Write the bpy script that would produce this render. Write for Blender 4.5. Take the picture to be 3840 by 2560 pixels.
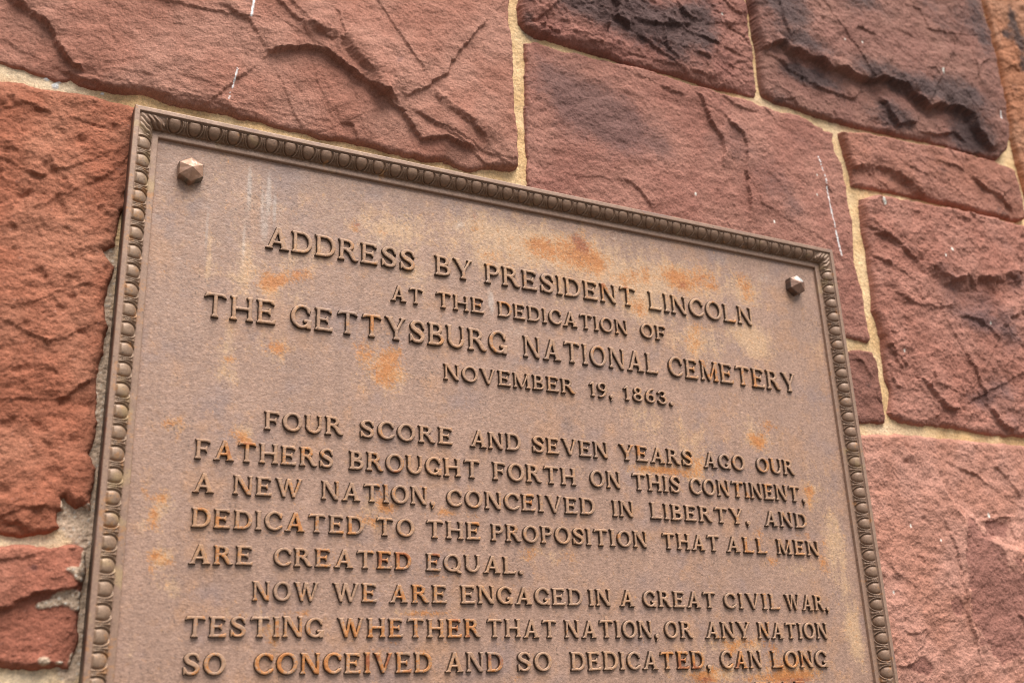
import bpy, math
import numpy as np
from mathutils import Matrix, Vector

for o in list(bpy.data.objects):
    bpy.data.objects.remove(o)
SC = bpy.context.scene
COL = SC.collection

# ------------------------------------------------------------------ camera
TOP = 2.2                      # height of the plaque's top edge above the ground (m)
R = np.array([[0.8901777772014444, 0.12180116856698674, 0.4390307509872308],
              [-0.03946641256975749, -0.9393677609434378, 0.3406326642865979],
              [-0.4539007901023847, 0.320550596686122, 0.8313972502411839]])
FPX, DIST, CX, CZ = 4059.1074, 813.6467, -90.828, -495.925     # plaque millimetres
cam = bpy.data.cameras.new('camera')
co = bpy.data.objects.new('camera', cam)
COL.objects.link(co)
ax = lambda j, s: Vector((s*R[0, j], s*R[2, j], s*R[1, j]))
m = Matrix.Identity(4)
for j, v in enumerate((ax(0, 1), ax(1, -1), ax(2, -1))):
    for i in range(3):
        m[i][j] = v[i]
m.translation = Vector((CX/1000, -DIST/1000, TOP + CZ/1000))
co.matrix_world = m
cam.sensor_width = 36.0
cam.lens = 36.0*FPX/3840.0
cam.clip_start, cam.clip_end = 0.02, 500
cam.dof.use_dof = True
cam.dof.focus_distance = 0.97
cam.dof.aperture_fstop = 6.3
SC.camera = co

# ------------------------------------------------------------------ sky and sun (bright overcast)
SUN_AZ, SUN_EL = math.radians(168), math.radians(63)      # azimuth clockwise from +Y
world = bpy.data.worlds.new('World')
SC.world = world
world.use_nodes = True
wn = world.node_tree.nodes
sky = wn.new('ShaderNodeTexSky')
sky.sky_type = 'NISHITA'
sky.sun_disc = False
sky.sun_elevation, sky.sun_rotation = SUN_EL, SUN_AZ
sky.air_density, sky.dust_density, sky.ozone_density = 1.0, 1.0, 0.6
wn['Background'].inputs['Strength'].default_value = 0.07
hsv = wn.new('ShaderNodeHueSaturation')            # thin bright cloud: the sky is nearly white
hsv.inputs['Saturation'].default_value = 0.22
world.node_tree.links.new(sky.outputs[0], hsv.inputs['Color'])
world.node_tree.links.new(hsv.outputs[0], wn['Background'].inputs[0])
sun = bpy.data.lights.new('sun', 'SUN')
sun.energy, sun.angle, sun.color = 4.2, math.radians(50), (1.0, 0.94, 0.86)
so = bpy.data.objects.new('sun', sun)
COL.objects.link(so)
sd = Vector((math.sin(SUN_AZ)*math.cos(SUN_EL), math.cos(SUN_AZ)*math.cos(SUN_EL), math.sin(SUN_EL)))
so.rotation_euler = sd.to_track_quat('Z', 'Y').to_euler()
so.location = sd*20
vs = SC.view_settings
vs.view_transform, vs.look, vs.exposure, vs.gamma = 'Standard', 'None', 0.70, 1.0
SC.cycles.use_denoising = True
SC.cycles.filter_width = 1.0

# ------------------------------------------------------------------ helpers
def D(px, py, dep):
    """point of the traced outline (overview pixels 2352 x 1568) on the plane dep mm behind the frame lip -> plaque mm"""
    d = R @ np.array([(px*3840/2352-1920)/FPX, (py*3840/2352-1280)/FPX, 1.0])
    k = (DIST+dep)/d[2]
    return np.array([CX+d[0]*k, CZ+d[1]*k])

def Ds(pts, dep):
    return np.array([D(p[0], p[1], dep) for p in pts])

def scale_at(px, py, dep):
    a = D(px, py, dep)
    return abs(D(px+1, py, dep)[0]-a[0]), abs(D(px, py+1, dep)[1]-a[1])

_r = np.random.RandomState(7)
PERM = np.concatenate([_r.permutation(256)]*3)
GA = _r.rand(256)*2*np.pi
GX, GZ = np.cos(GA), np.sin(GA)

def gnoise(x, z, seed=0):
    xi, zi = np.floor(x).astype(np.int64), np.floor(z).astype(np.int64)
    fx, fz = x-xi, z-zi
    u, v = fx*fx*fx*(fx*(fx*6-15)+10), fz*fz*fz*(fz*(fz*6-15)+10)
    def g(a, b, dx, dz):
        h = PERM[PERM[(xi+a+seed*37) & 255]+((zi+b+seed*11) & 255)]
        return GX[h]*dx+GZ[h]*dz
    n00, n10, n01, n11 = g(0, 0, fx, fz), g(1, 0, fx-1, fz), g(0, 1, fx, fz-1), g(1, 1, fx-1, fz-1)
    a, b = n00+u*(n10-n00), n01+u*(n11-n01)
    return (a+v*(b-a))*1.5

def fbm(x, z, wl, octv=4, gain=0.5, seed=0, ridged=False):
    out, amp, tot = 0.0, 1.0, 0.0
    for i in range(octv):
        k = 2.03**i/wl
        n = gnoise(x*k+i*5.3, z*k-i*3.1, seed+i)
        if ridged:
            n = 1-2*np.abs(n)
        out = out+amp*n
        tot += amp
        amp *= gain
    return out/tot*(1.0 if ridged else 1.5)

def sstep(a, b, x):
    t = np.clip((x-a)/(b-a), 0, 1)
    return t*t*(3-2*t)

def polysd(x, z, poly):
    """signed distance to a polygon, negative inside"""
    d = np.full(x.shape, 1e9)
    ins = np.zeros(x.shape, bool)
    n = len(poly)
    for i in range(n):
        (ax_, az_), (bx, bz) = poly[i], poly[(i+1) % n]
        ex, ez = bx-ax_, bz-az_
        t = np.clip(((x-ax_)*ex+(z-az_)*ez)/(ex*ex+ez*ez+1e-9), 0, 1)
        d = np.minimum(d, (x-ax_-t*ex)**2+(z-az_-t*ez)**2)
        c = ((az_ > z) != (bz > z)) & (x < (bx-ax_)*(z-az_)/(bz-az_+1e-12)+ax_)
        ins ^= c
    d = np.sqrt(d)
    return np.where(ins, -d, d)

def step(x, z, pts, amp, w, decay, fade=0.18):
    """fracture ledge along a polyline: high on the left-hand side when walking it"""
    out = np.zeros(x.shape)
    pts = np.asarray(pts)
    reach = 3.2*decay+w
    idx = np.where((x > pts[:, 0].min()-reach) & (x < pts[:, 0].max()+reach) & (z > pts[:, 1].min()-reach) & (z < pts[:, 1].max()+reach))[0]
    if not len(idx):
        return out
    X, Z = x[idx], z[idx]
    seg = np.diff(pts, axis=0)
    L = np.hypot(seg[:, 0], seg[:, 1])
    cum = np.concatenate([[0], np.cumsum(L)])
    best = np.full(X.shape, 1e9); sg = np.zeros(X.shape); u = np.zeros(X.shape)
    for i in range(len(seg)):
        dx, dz = X-pts[i, 0], Z-pts[i, 1]
        t = np.clip((dx*seg[i, 0]+dz*seg[i, 1])/(L[i]**2+1e-9), 0, 1)
        qx, qz = dx-t*seg[i, 0], dz-t*seg[i, 1]
        d = qx*qx+qz*qz
        k = d < best
        cr = seg[i, 0]*dz-seg[i, 1]*dx
        best = np.where(k, d, best)
        sg = np.where(k, np.where(cr >= 0, 1.0, -1.0), sg)
        u = np.where(k, (cum[i]+t*L[i])/cum[-1], u)
    s = np.sqrt(best)*sg
    f = 1.0
    if fade > 0:                      # strength along the ledge, blended so that it never jumps where two stretches are equally near
        us = np.linspace(0, 1, 25)
        fs = sstep(0, fade, us)*sstep(0, fade, 1-us)
        qx, qz = np.interp(us*cum[-1], cum, pts[:, 0]), np.interp(us*cum[-1], cum, pts[:, 1])
        num, den = np.zeros(X.shape), np.zeros(X.shape)
        for a_, b_, c_ in zip(qx, qz, fs):
            wgt = 1.0/((X-a_)**2+(Z-b_)**2+6.0)**2
            num += wgt*c_; den += wgt
        f = num/den
    ww = w*(0.55+1.2*sstep(-0.5, 0.6, gnoise(X/22, Z/22, 61)+0.25*gnoise(X/5, Z/5, 63)))
    aa = amp*(1+(-0.1+0.35*gnoise(X/19+4, Z/19, 62))*np.exp(-np.abs(s)/12))
    prof = np.where(s > 0, np.exp(-s/decay), np.clip((s+ww)/ww, 0, 1)**1.3)
    out[idx] = aa*f*prof
    return out

def chips(x, z, cell, seed, tilt=1.0):
    """conchoidal flakes: cells with their own tilted facet, sharp where two meet"""
    gx, gz = x/cell, z/cell
    xi, zi = np.floor(gx).astype(np.int64), np.floor(gz).astype(np.int64)
    best = np.full(x.shape, 1e9); h = np.zeros(x.shape)
    for a in (-1, 0, 1):
        for b in (-1, 0, 1):
            q = PERM[PERM[(xi+a+seed*29) & 255]+((zi+b+seed*53) & 255)]
            q2, q3 = PERM[q+17], PERM[q+91]
            px, pz = xi+a+q/255.0, zi+b+q2/255.0
            dx, dz = gx-px, gz-pz
            d = dx*dx+dz*dz
            k = d < best
            best = np.where(k, d, best)
            an = GA[q3]
            h = np.where(k, (q3/255.0-0.5)+tilt*(np.cos(an)*dx+np.sin(an)*dz), h)
    return h

def link(o, parent=None):
    COL.objects.link(o)
    if parent is not None:
        o.parent = parent
        o.matrix_parent_inverse = Matrix.Translation(-parent.location)
    return o

def mesh_obj(name, V, F, mat, parent=None, col=None, smooth=True, sharp=None):
    """V in metres (world), F an (n,4) or (n,3) int array or a list of such arrays"""
    Fs = F if isinstance(F, list) else [F]
    me = bpy.data.meshes.new(name)
    V = np.asarray(V, np.float32)
    me.vertices.add(len(V))
    me.vertices.foreach_set('co', V.ravel())
    loops = np.concatenate([np.asarray(f, np.int32).ravel() for f in Fs])
    lens = np.concatenate([np.full(len(f), f.shape[1], np.int32) for f in Fs])
    me.loops.add(len(loops))
    me.loops.foreach_set('vertex_index', loops)
    me.polygons.add(len(lens))
    me.polygons.foreach_set('loop_start', np.concatenate([[0], np.cumsum(lens)[:-1]]).astype(np.int32))
    me.polygons.foreach_set('use_smooth', np.full(len(lens), smooth))
    me.update(calc_edges=True)
    me.validate()
    if col is not None:
        at = me.color_attributes.new('Col', 'FLOAT_COLOR', 'POINT')
        c = np.ones((len(V), 4), np.float32)
        c[:, :3] = col
        at.data.foreach_set('color', c.ravel())
    if sharp is not None:
        me.set_sharp_from_angle(angle=math.radians(sharp))
    me.materials.append(mat)
    return link(bpy.data.objects.new(name, me), parent)

def W3(x, y, z):
    return np.stack([x/1000, y/1000, TOP+z/1000], -1)

def tag(o, label=None, cat=None, group=None, kind=None):
    for k, v in (('label', label), ('category', cat), ('group', group), ('kind', kind)):
        if v:
            o[k] = v
    return o

def empty(name, loc):
    o = bpy.data.objects.new(name, None)
    o.empty_display_size = 0.05
    o.location = loc
    COL.objects.link(o)
    return o

def mat_col(name, grain, gscale, bump, bscale, rough, metallic=0.0, spec=0.4, bump2=0.0, bscale2=200.0, dist=0.0006, sheen_noise=0.0, stretch=None):
    """surface whose own colour comes from the 'Col' attribute, broken up by fine grain, with a grain bump"""
    mt = bpy.data.materials.new(name)
    mt.use_nodes = True
    N, K = mt.node_tree.nodes, mt.node_tree.links
    b = N['Principled BSDF']
    at = N.new('ShaderNodeAttribute'); at.attribute_name = 'Col'
    tc = N.new('ShaderNodeTexCoord')
    vec = tc.outputs['Object']
    if stretch:
        mp = N.new('ShaderNodeMapping'); mp.inputs['Scale'].default_value = stretch
        K.new(vec, mp.inputs['Vector']); vec = mp.outputs[0]
    def noise(sc, det, ro=0.6):
        n = N.new('ShaderNodeTexNoise')
        n.inputs['Scale'].default_value, n.inputs['Detail'].default_value, n.inputs['Roughness'].default_value = sc, det, ro
        K.new(vec, n.inputs['Vector'])
        return n
    n1 = noise(gscale, 3.0, 0.7)
    mr = N.new('ShaderNodeMapRange')
    mr.inputs[1].default_value, mr.inputs[2].default_value = 0.28, 0.72
    mr.inputs[3].default_value, mr.inputs[4].default_value = 1-grain, 1+grain
    K.new(n1.outputs[0], mr.inputs[0])
    n1b = noise(gscale*0.42, 2.0, 0.6)
    mrb = N.new('ShaderNodeMapRange')
    mrb.inputs[1].default_value, mrb.inputs[2].default_value = 0.3, 0.7
    mrb.inputs[3].default_value, mrb.inputs[4].default_value = 1-grain*0.6, 1+grain*0.6
    K.new(n1b.outputs[0], mrb.inputs[0])
    mm_ = N.new('ShaderNodeMath'); mm_.operation = 'MULTIPLY'
    K.new(mr.outputs[0], mm_.inputs[0]); K.new(mrb.outputs[0], mm_.inputs[1])
    mx = N.new('ShaderNodeVectorMath'); mx.operation = 'SCALE'
    K.new(at.outputs['Color'], mx.inputs[0]); K.new(mm_.outputs[0], mx.inputs['Scale'])
    K.new(mx.outputs[0], b.inputs['Base Color'])
    b.inputs['Metallic'].default_value = metallic
    b.inputs['Specular IOR Level'].default_value = spec
    b.inputs['Roughness'].default_value = rough
    if sheen_noise:
        m2 = N.new('ShaderNodeMapRange')
        m2.inputs[1].default_value, m2.inputs[2].default_value = 0.3, 0.7
        m2.inputs[3].default_value, m2.inputs[4].default_value = rough-sheen_noise, rough+sheen_noise
        K.new(noise(90, 3).outputs[0], m2.inputs[0]); K.new(m2.outputs[0], b.inputs['Roughness'])
    n2 = noise(bscale, 4.0, 0.65)
    bp = N.new('ShaderNodeBump')
    bp.inputs['Strength'].default_value, bp.inputs['Distance'].default_value = bump, dist
    K.new(n2.outputs[0], bp.inputs['Height'])
    if bump2:
        n3 = noise(bscale2, 3.0, 0.6)
        bp2 = N.new('ShaderNodeBump')
        bp2.inputs['Strength'].default_value, bp2.inputs['Distance'].default_value = bump2, dist*2.5
        K.new(n3.outputs[0], bp2.inputs['Height']); K.new(bp2.outputs[0], bp.inputs['Normal'])
    K.new(bp.outputs[0], b.inputs['Normal'])
    return mt

M_STONE = mat_col('red_sandstone', 0.26, 850, 1.0, 650, 0.9, spec=0.2, bump2=0.7, bscale2=260, dist=0.0008)
M_MORTAR = mat_col('sandy_mortar', 0.28, 800, 0.9, 600, 0.92, spec=0.2, bump2=0.6, bscale2=240, dist=0.0007)
M_PANEL = mat_col('weathered_bronze', 0.26, 800, 0.75, 560, 0.52, metallic=0.0, spec=0.45, bump2=0.22, bscale2=180, dist=0.0006, stretch=(0.75, 1, 1), sheen_noise=0.1)
M_FRAME = mat_col('frame_bronze', 0.16, 800, 0.35, 620, 0.50, metallic=0.15, spec=0.55, dist=0.0004, sheen_noise=0.12)
M_LETTER = mat_col('letter_bronze', 0.16, 700, 0.45, 500, 0.55, metallic=0.0, spec=0.4, dist=0.0004)
M_BOLT = mat_col('bolt_bronze', 0.15, 500, 0.25, 400, 0.42, metallic=0.3, spec=0.5, dist=0.0003)

def blob(x, z, lst, dep):
    """sum of soft blobs traced in overview pixels: (px, py, rx, ry, strength[, tilt deg])"""
    out = np.zeros(x.shape)
    for b in lst:
        c = D(b[0], b[1], dep)
        kx, kz = scale_at(b[0], b[1], dep)
        rx, rz = b[2]*kx, b[3]*kz
        dx, dz = x-c[0], z-c[1]
        if len(b) > 5:
            a = math.radians(b[5]); ca, sa = math.cos(a), math.sin(a)
            dx, dz = ca*dx-sa*dz, sa*dx+ca*dz
        rr = 3.0*max(rx, rz)
        k = (np.abs(dx) < rr) & (np.abs(dz) < rr)
        out[k] += b[4]*np.exp(-((dx[k]/rx)**2+(dz[k]/rz)**2))
    return out

def linedist(x, z, pts):
    d = np.full(x.shape, 1e9); u = np.zeros(x.shape)
    L = np.hypot(*np.diff(pts, axis=0).T); cum = np.concatenate([[0], np.cumsum(L)])
    for i in range(len(pts)-1):
        e = pts[i+1]-pts[i]
        t = np.clip(((x-pts[i][0])*e[0]+(z-pts[i][1])*e[1])/(e@e+1e-9), 0, 1)
        q = np.hypot(x-pts[i][0]-t*e[0], z-pts[i][1]-t*e[1])
        k = q < d
        d = np.where(k, q, d); u = np.where(k, cum[i]+t*L[i], u)
    return d, u

def mixc(c, m, new):
    return c*(1-m[:, None])+np.asarray(new)[None, :]*m[:, None]

WALLY = 24.0          # mm from the frame lip back to the mortar face
PW, PH = 750.0, 988.0 # plaque size in mm

# ------------------------------------------------------------------ ground
gm = bpy.data.materials.new('pavement')
gm.use_nodes = True
gn = gm.node_tree.nodes
gt = gn.new('ShaderNodeTexNoise'); gt.inputs['Scale'].default_value = 14; gt.inputs['Detail'].default_value = 6
gr = gn.new('ShaderNodeValToRGB')
gr.color_ramp.elements[0].color, gr.color_ramp.elements[1].color = (0.05, 0.047, 0.04, 1), (0.11, 0.10, 0.085, 1)
gm.node_tree.links.new(gt.outputs[0], gr.inputs[0])
gm.node_tree.links.new(gr.outputs[0], gn['Principled BSDF'].inputs['Base Color'])
gn['Principled BSDF'].inputs['Roughness'].default_value = 0.9
g = mesh_obj('ground', np.array([[-60, -60, 0], [60, -60, 0], [60, 60, 0], [-60, 60, 0]], float), np.array([[0, 1, 2, 3]]), gm)
tag(g, kind='structure')

# ------------------------------------------------------------------ stone wall
wall = tag(empty('stone_wall', (0.4, 0.06, 0)), 'rough red sandstone wall with pale sandy mortar joints behind the bronze plaque', 'wall')
GS = 0.9
STONES = []

def stone(label, out, color, color2, base=5.6, he=1.4, edge=7, tilt=(0, 0), big=3.0, chip=1.6, rough=0.9, pits=0, steps=(), patina=(), pat_bias=-0.05, pat=0.86, soft=0.0,
          white=(), purple=(), seed=1, bed=0.5, lev=5.0, smear=(), patcol=(0.055, 0.042, 0.044), specks=()):
    color, color2 = [(c_[0]*0.91, c_[1]*1.10, c_[2]*1.08) for c_ in (color, color2)]
    STONES.append(dict(locals()))

def build_stone(s):
    dep_e = WALLY-s['he']
    poly = Ds(s['out'], dep_e)
    x0, z0 = poly.min(0)-4; x1, z1 = poly.max(0)+4
    nx, nz = int((x1-x0)/GS)+2, int((z1-z0)/GS)+2
    gx, gz = np.meshgrid(x0+np.arange(nx)*GS, z0+np.arange(nz)*GS)
    shp = gx.shape
    sd_ = s['seed']
    # coarse cull first
    x, z = gx.ravel(), gz.ravel()
    ex = x+1.5*fbm(x, z, 16, 3, seed=sd_)+0.5*fbm(x, z, 3.5, 2, seed=sd_+3)
    ez = z+1.5*fbm(x, z, 16, 3, seed=sd_+9)+0.5*fbm(x, z, 3.5, 2, seed=sd_+13)
    sd = polysd(ex, ez, poly)
    keep = sd < 2.4
    # nothing is needed deep behind the plaque
    keep &= ~((x > 16) & (x < PW-16) & (z < -16) & (z > -PH))
    xk, zk, d = x[keep], z[keep], -sd[keep]
    cx_, cz_ = poly.mean(0)
    wx = xk+1.7*fbm(xk, zk, 15, 2, seed=sd_+20)+1.5*fbm(xk, zk, 5, 3, 0.7, seed=sd_+21)
    wz = zk+1.7*fbm(xk, zk, 15, 2, seed=sd_+24)+1.5*fbm(xk, zk, 5, 3, 0.7, seed=sd_+25)
    h = s['base']+s['tilt'][0]*(xk-cx_)/100+s['tilt'][1]*(zk-cz_)/100
    h = h+s['big']*fbm(xk, zk, 95, 3, seed=sd_+30)
    # rock-faced flakes
    if s['chip']:
        msk = sstep(-0.15, 0.5, fbm(xk, zk, 60, 2, seed=sd_+40))
        h = h+0.75*s['chip']*chips(wx*1.0+0.5*wz, wz, 46, sd_, 1.1)*(0.3+0.7*msk)
        h = h+0.42*s['chip']*chips(wx, wz-0.4*wx, 17, sd_+2, 1.1)*msk+0.22*s['chip']*chips(wx+0.3*wz, wz, 7, sd_+5, 1.1)
    # bedding: tiny terraces of a slow wave
    if s['bed']:
        q = (fbm(wx*0.8+wz*0.35, wz*1.25-wx*0.3, 26, 4, seed=sd_+50))*4.2
        fl = np.floor(q); fr = q-fl
        h = h+s['bed']*(fl+sstep(0.0, 0.28, fr))*0.55
    r = s['rough']
    h = h+r*(0.70*fbm(xk, zk, 10, 3, seed=sd_+60)+0.36*fbm(xk*1.3+zk*0.6, zk*1.6-xk*0.5, 3.6, 3, 0.75, seed=sd_+64, ridged=True)+0.22*fbm(xk, zk, 2.4, 2, seed=sd_+66))
    if s['pits']:
        rs = np.random.RandomState(sd_)
        for _ in range(s['pits']):
            k = rs.randint(len(xk)); rad = 0.9+3.6*rs.rand()**3; an = rs.rand()*3.14; el = 1+1.2*rs.rand()
            dx, dz = wx-wx[k], wz-wz[k]
            near = (np.abs(dx) < 12) & (np.abs(dz) < 12)
            dx, dz = dx[near], dz[near]
            a, b = math.cos(an)*dx+math.sin(an)*dz, -math.sin(an)*dx+math.cos(an)*dz
            h[near] -= rad*0.62*np.exp(-((a/rad/el)**2+(b/rad)**2)**1.6)
    for st in s['steps']:
        pts, amp, w, dec = st[0], st[1]*1.15, st[2]*0.65, st[3] if st[3] > 50 else 10+1.6*st[3]
        h = h+step(wx, wz, Ds(pts, WALLY-s['lev']), amp, w, dec, *(st[4:5]))
    # rim: the face rolls down to the joint
    he = s['he']+0.9*fbm(xk, zk, 24, 2, seed=sd_+70)
    t = np.clip(d/s['edge'], 0, 1)
    roll = np.sqrt(np.clip(1-(1-t)**2, 0, 1))
    hh = np.where(d > 0, he+(np.maximum(h, he*0.6)-he)*roll, he+3.2*d)
    # the plaque lies on the wall: keep stone behind its rim
    inn = np.minimum.reduce([xk+5, PW+5-xk, 5-zk])
    lim = 19.0+np.clip(-inn, 0, 40)*0.5
    hh = np.where(hh > lim, lim-0.0+0.15*(hh-lim), hh)
    idx = -np.ones(x.shape, np.int64); idx[keep] = np.arange(len(xk))
    idx = idx.reshape(shp)
    q = np.stack([idx[:-1, :-1], idx[:-1, 1:], idx[1:, 1:], idx[1:, :-1]], -1).reshape(-1, 4)
    q = q[(q >= 0).all(1)]
    # ---- the stone's own colour
    v1 = sstep(-0.5, 0.6, fbm(xk, zk, 70, 4, seed=sd_+80))
    c = mixc(np.repeat(np.array([s['color']]), len(xk), 0), v1, s['color2'])
    v2 = fbm(xk*0.7+zk*0.7, zk*1.6-xk*0.4, 15, 4, 0.6, seed=sd_+84)
    c = c*(1+0.19*v2+0.10*fbm(xk+0.6*zk, zk-0.3*xk, 150, 3, seed=sd_+86))[:, None]
    c = c*(1+0.10*fbm(xk, zk, 2.6, 2, seed=sd_+88))[:, None]
    if s['purple']:
        b = blob(xk, zk, s['purple'], WALLY-s['lev'])
        mk = sstep(0.44, 0.56, b+0.30*fbm(xk*1.3+zk*0.4, zk, 26, 5, 0.6, seed=sd_+90))
        c = mixc(c, 0.8*mk, (0.255, 0.112, 0.090))
        hh = hh-0.9*mk
    if s['patina']:
        b = blob(xk, zk, s['patina'], WALLY-s['lev'])
        n = 0.34*fbm(xk*0.8+zk*0.5, zk*1.2-xk*0.4, 30, 5, 0.6, seed=sd_+94)+0.16*fbm(xk, zk, 5, 3, seed=sd_+97)
        mk = sstep(0.30-s['soft'], 0.85+s['soft'], b+n+s['pat_bias'])
        c = mixc(c, s['pat']*mk, s['patcol'])
    # small dark and pale grains
    gr1 = fbm(xk, zk, 4.5, 2, seed=sd_+110)
    c = mixc(c, 0.5*sstep(0.78, 1.0, gr1), (0.10, 0.05, 0.045))
    c = mixc(c, 0.30*sstep(0.80, 1.05, -gr1), (0.55, 0.30, 0.24))
    if s['smear']:
        b = blob(xk, zk, s['smear'], WALLY-3)
        mk = sstep(0.46, 0.58, b+0.20*fbm(xk, zk, 16, 4, 0.6, seed=sd_+120))
        gg = gnoise(xk/2.2, zk/2.2, 8)
        mc = mixc(np.repeat([[0.50, 0.37, 0.275]], len(xk), 0), sstep(0.35, 0.6, gg), (0.64, 0.59, 0.52))
        mc = mixc(mc, 0.8*sstep(0.35, 0.6, -gg), (0.2, 0.13, 0.09))
        c = c*(1-mk[:, None])+mc*mk[:, None]
        hh = hh+mk*(1.3+0.6*gg)
    for (pts, w_, lo) in s['white']:
        dl, u = linedist(xk, zk, Ds(pts, WALLY-s['lev']))
        br = gnoise(u/5.0+3.3, u*0, sd_)*0.9+gnoise(xk/1.8, zk/1.8, 5)*0.4
        c = mixc(c, sstep(w_, w_*0.35, dl+0.35*br+np.where(br > lo, 0, 1.2)), (0.80, 0.79, 0.80))
    for (px, py, rr) in s['specks']:
        p = D(px, py, WALLY-s['lev'])
        c = mixc(c, sstep(rr, rr*0.5, np.hypot(xk-p[0], (zk-p[1])*0.6)+0.3*gnoise(xk, zk, 3)), (0.74, 0.72, 0.66))
    o = mesh_obj('stone', W3(xk, WALLY-hh, zk), q[:, ::1], M_STONE, wall, col=np.clip(c, 0.01, 0.9))
    tag(o, s['label'])

stone('large pinkish red stone with a curved fracture ledge above the plaque corner',
      [(1166, 0), (1166, 67), (1171, 100), (1174, 167), (1174, 213), (1177, 260), (1181, 300), (1184, 353), (1188, 386), (1171, 392), (1127, 387), (1071, 392), (1044, 383), (1017, 370), (984, 370), (944, 360), (884, 347), (834, 333), (784, 323), (733, 317), (700, 305), (650, 297), (600, 280), (550, 272), (520, 260), (467, 250), (417, 245), (383, 235), (350, 223), (317, 217), (267, 210), (217, 202), (180, 197), (163, 183), (147, 187), (120, 183), (93, 173), (50, 157), (0, 145), (-120, 105), (-260, 60), (-260, -260), (1150, -260)],
      (0.35, 0.128, 0.094), (0.41, 0.170, 0.130), base=5.2, he=2.2, edge=5, tilt=(0.6, 1.0), big=2.0, chip=0.35, rough=0.8, bed=0.55, seed=11, lev=6,
      steps=[([(10, -12), (62, 20), (112, 58), (128, 95), (160, 145), (195, 172)], 7, 3.5, 60, 0.1),
             ([(603, 140), (618, 128), (640, 121), (700, 116), (745, 130), (790, 163), (830, 193), (870, 220), (918, 246)], 6.5, 2.0, 70, 0.12),
             ([(640, 60), (700, 72), (745, 88), (784, 107), (817, 147), (861, 197), (914, 234)], 7, 13, 110, 0.3),
             ([(840, 200), (870, 222), (925, 262), (935, 283), (968, 324), (1020, 320), (1050, 336), (1102, 350)], 5.5, 2.0, 22, 0.12),
             ([(905, 238), (930, 228), (964, 217), (990, 200), (1017, 180), (1025, 160), (1040, 140), (1060, 117), (1087, 80), (1122, 44)], 3.4, 1.4, 60, 0.12),
             ([(985, 205), (1005, 235), (1040, 262), (1075, 290), (1105, 318), (1128, 347)], 5, 7, 45, 0.2),
             ([(618, -8), (653, 33), (687, 67), (700, 104)], 2.8, 1.8, 30, 0.2), ([(655, 2), (690, 50), (705, 88)], 2.0, 2.5, 22),
             ([(493, 7), (545, 40), (573, 57), (600, 100), (615, 132)], 2.4, 2.5, 40), ([(750, 28), (768, 52), (784, 112)], 1.8, 1.5, 25),
             ([(120, 148), (190, 185), (265, 206), (330, 214)], 3.0, 3.5, 28), ([(322, 175), (345, 178), (362, 184)], 1.4, 1.0, 14), ([(455, 190), (490, 202)], 1.1, 0.9, 12),
             ([(784, 285), (812, 290), (822, 320), (836, 332)], 2.2, 1.2, 18), ([(330, 205), (360, 213), (395, 222)], 2.0, 2, 20), ([(480, 235), (540, 250), (600, 262)], 1.6, 2.0, 22)],
      white=[([(584, -12), (578, 18), (573, 46)], 1.3, -0.35), ([(543, 162), (532, 206)], 0.8, -0.5), ([(527, 218), (524, 231)], 0.7, -0.3)],
      patina=[(905, 155, 22, 20, 0.55), (415, 105, 30, 14, 0.4), (905, 290, 25, 20, 0.35), (565, 12, 18, 10, 0.4)], patcol=(0.13, 0.075, 0.08))
stone('orange red pitted stone left of the plaque',
      [(-260, 150), (0, 190), (43, 193), (77, 203), (140, 213), (200, 222), (250, 233), (307, 247), (330, 300), (300, 470), (277, 490), (266, 525), (263, 566), (238, 577), (242, 592), (260, 612), (258, 629), (247, 666), (238, 702), (240, 722), (248, 752), (238, 776), (237, 806), (230, 832), (222, 862), (220, 889), (223, 922), (220, 956), (220, 989), (215, 1022), (203, 1045), (212, 1053), (221, 1078), (210, 1122), (207, 1168), (190, 1162), (170, 1165), (157, 1155), (147, 1140), (137, 1145), (143, 1168), (127, 1178), (130, 1202), (137, 1213), (120, 1220), (83, 1228), (50, 1232), (0, 1228), (-260, 1215)],
      (0.34, 0.100, 0.060), (0.39, 0.135, 0.086), base=4.9, he=1.4, edge=7, tilt=(-0.5, 0), big=2.8, chip=0.8, rough=1.5, pits=260, bed=0.5, seed=23, lev=5,
      steps=[([(120, 915), (147, 914), (187, 884), (222, 866)], 3.5, 2, 30), ([(60, 1170), (90, 1163), (117, 1170)], 3, 2, 16), ([(0, 1195), (35, 1192), (62, 1215)], 4, 3, 20),
             ([(98, 783), (112, 790), (122, 786)], 3, 1.2, 14), ([(60, 390), (95, 405), (118, 398)], 3, 2, 20), ([(200, 425), (235, 410), (265, 385)], 2.5, 2.5, 25), ([(0, 255), (55, 240), (130, 262)], 2.5, 3, 25), ([(160, 660), (185, 650), (215, 655)], 2.5, 2, 20)],
      smear=[(165, 1190, 30, 24, 1.0), (145, 1155, 8, 14, .9), (205, 1190, 20, 40, 1.)], patina=[(75, 400, 18, 12, 0.35), (150, 690, 40, 18, 0.3)], patcol=(0.17, 0.085, 0.085))
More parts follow.
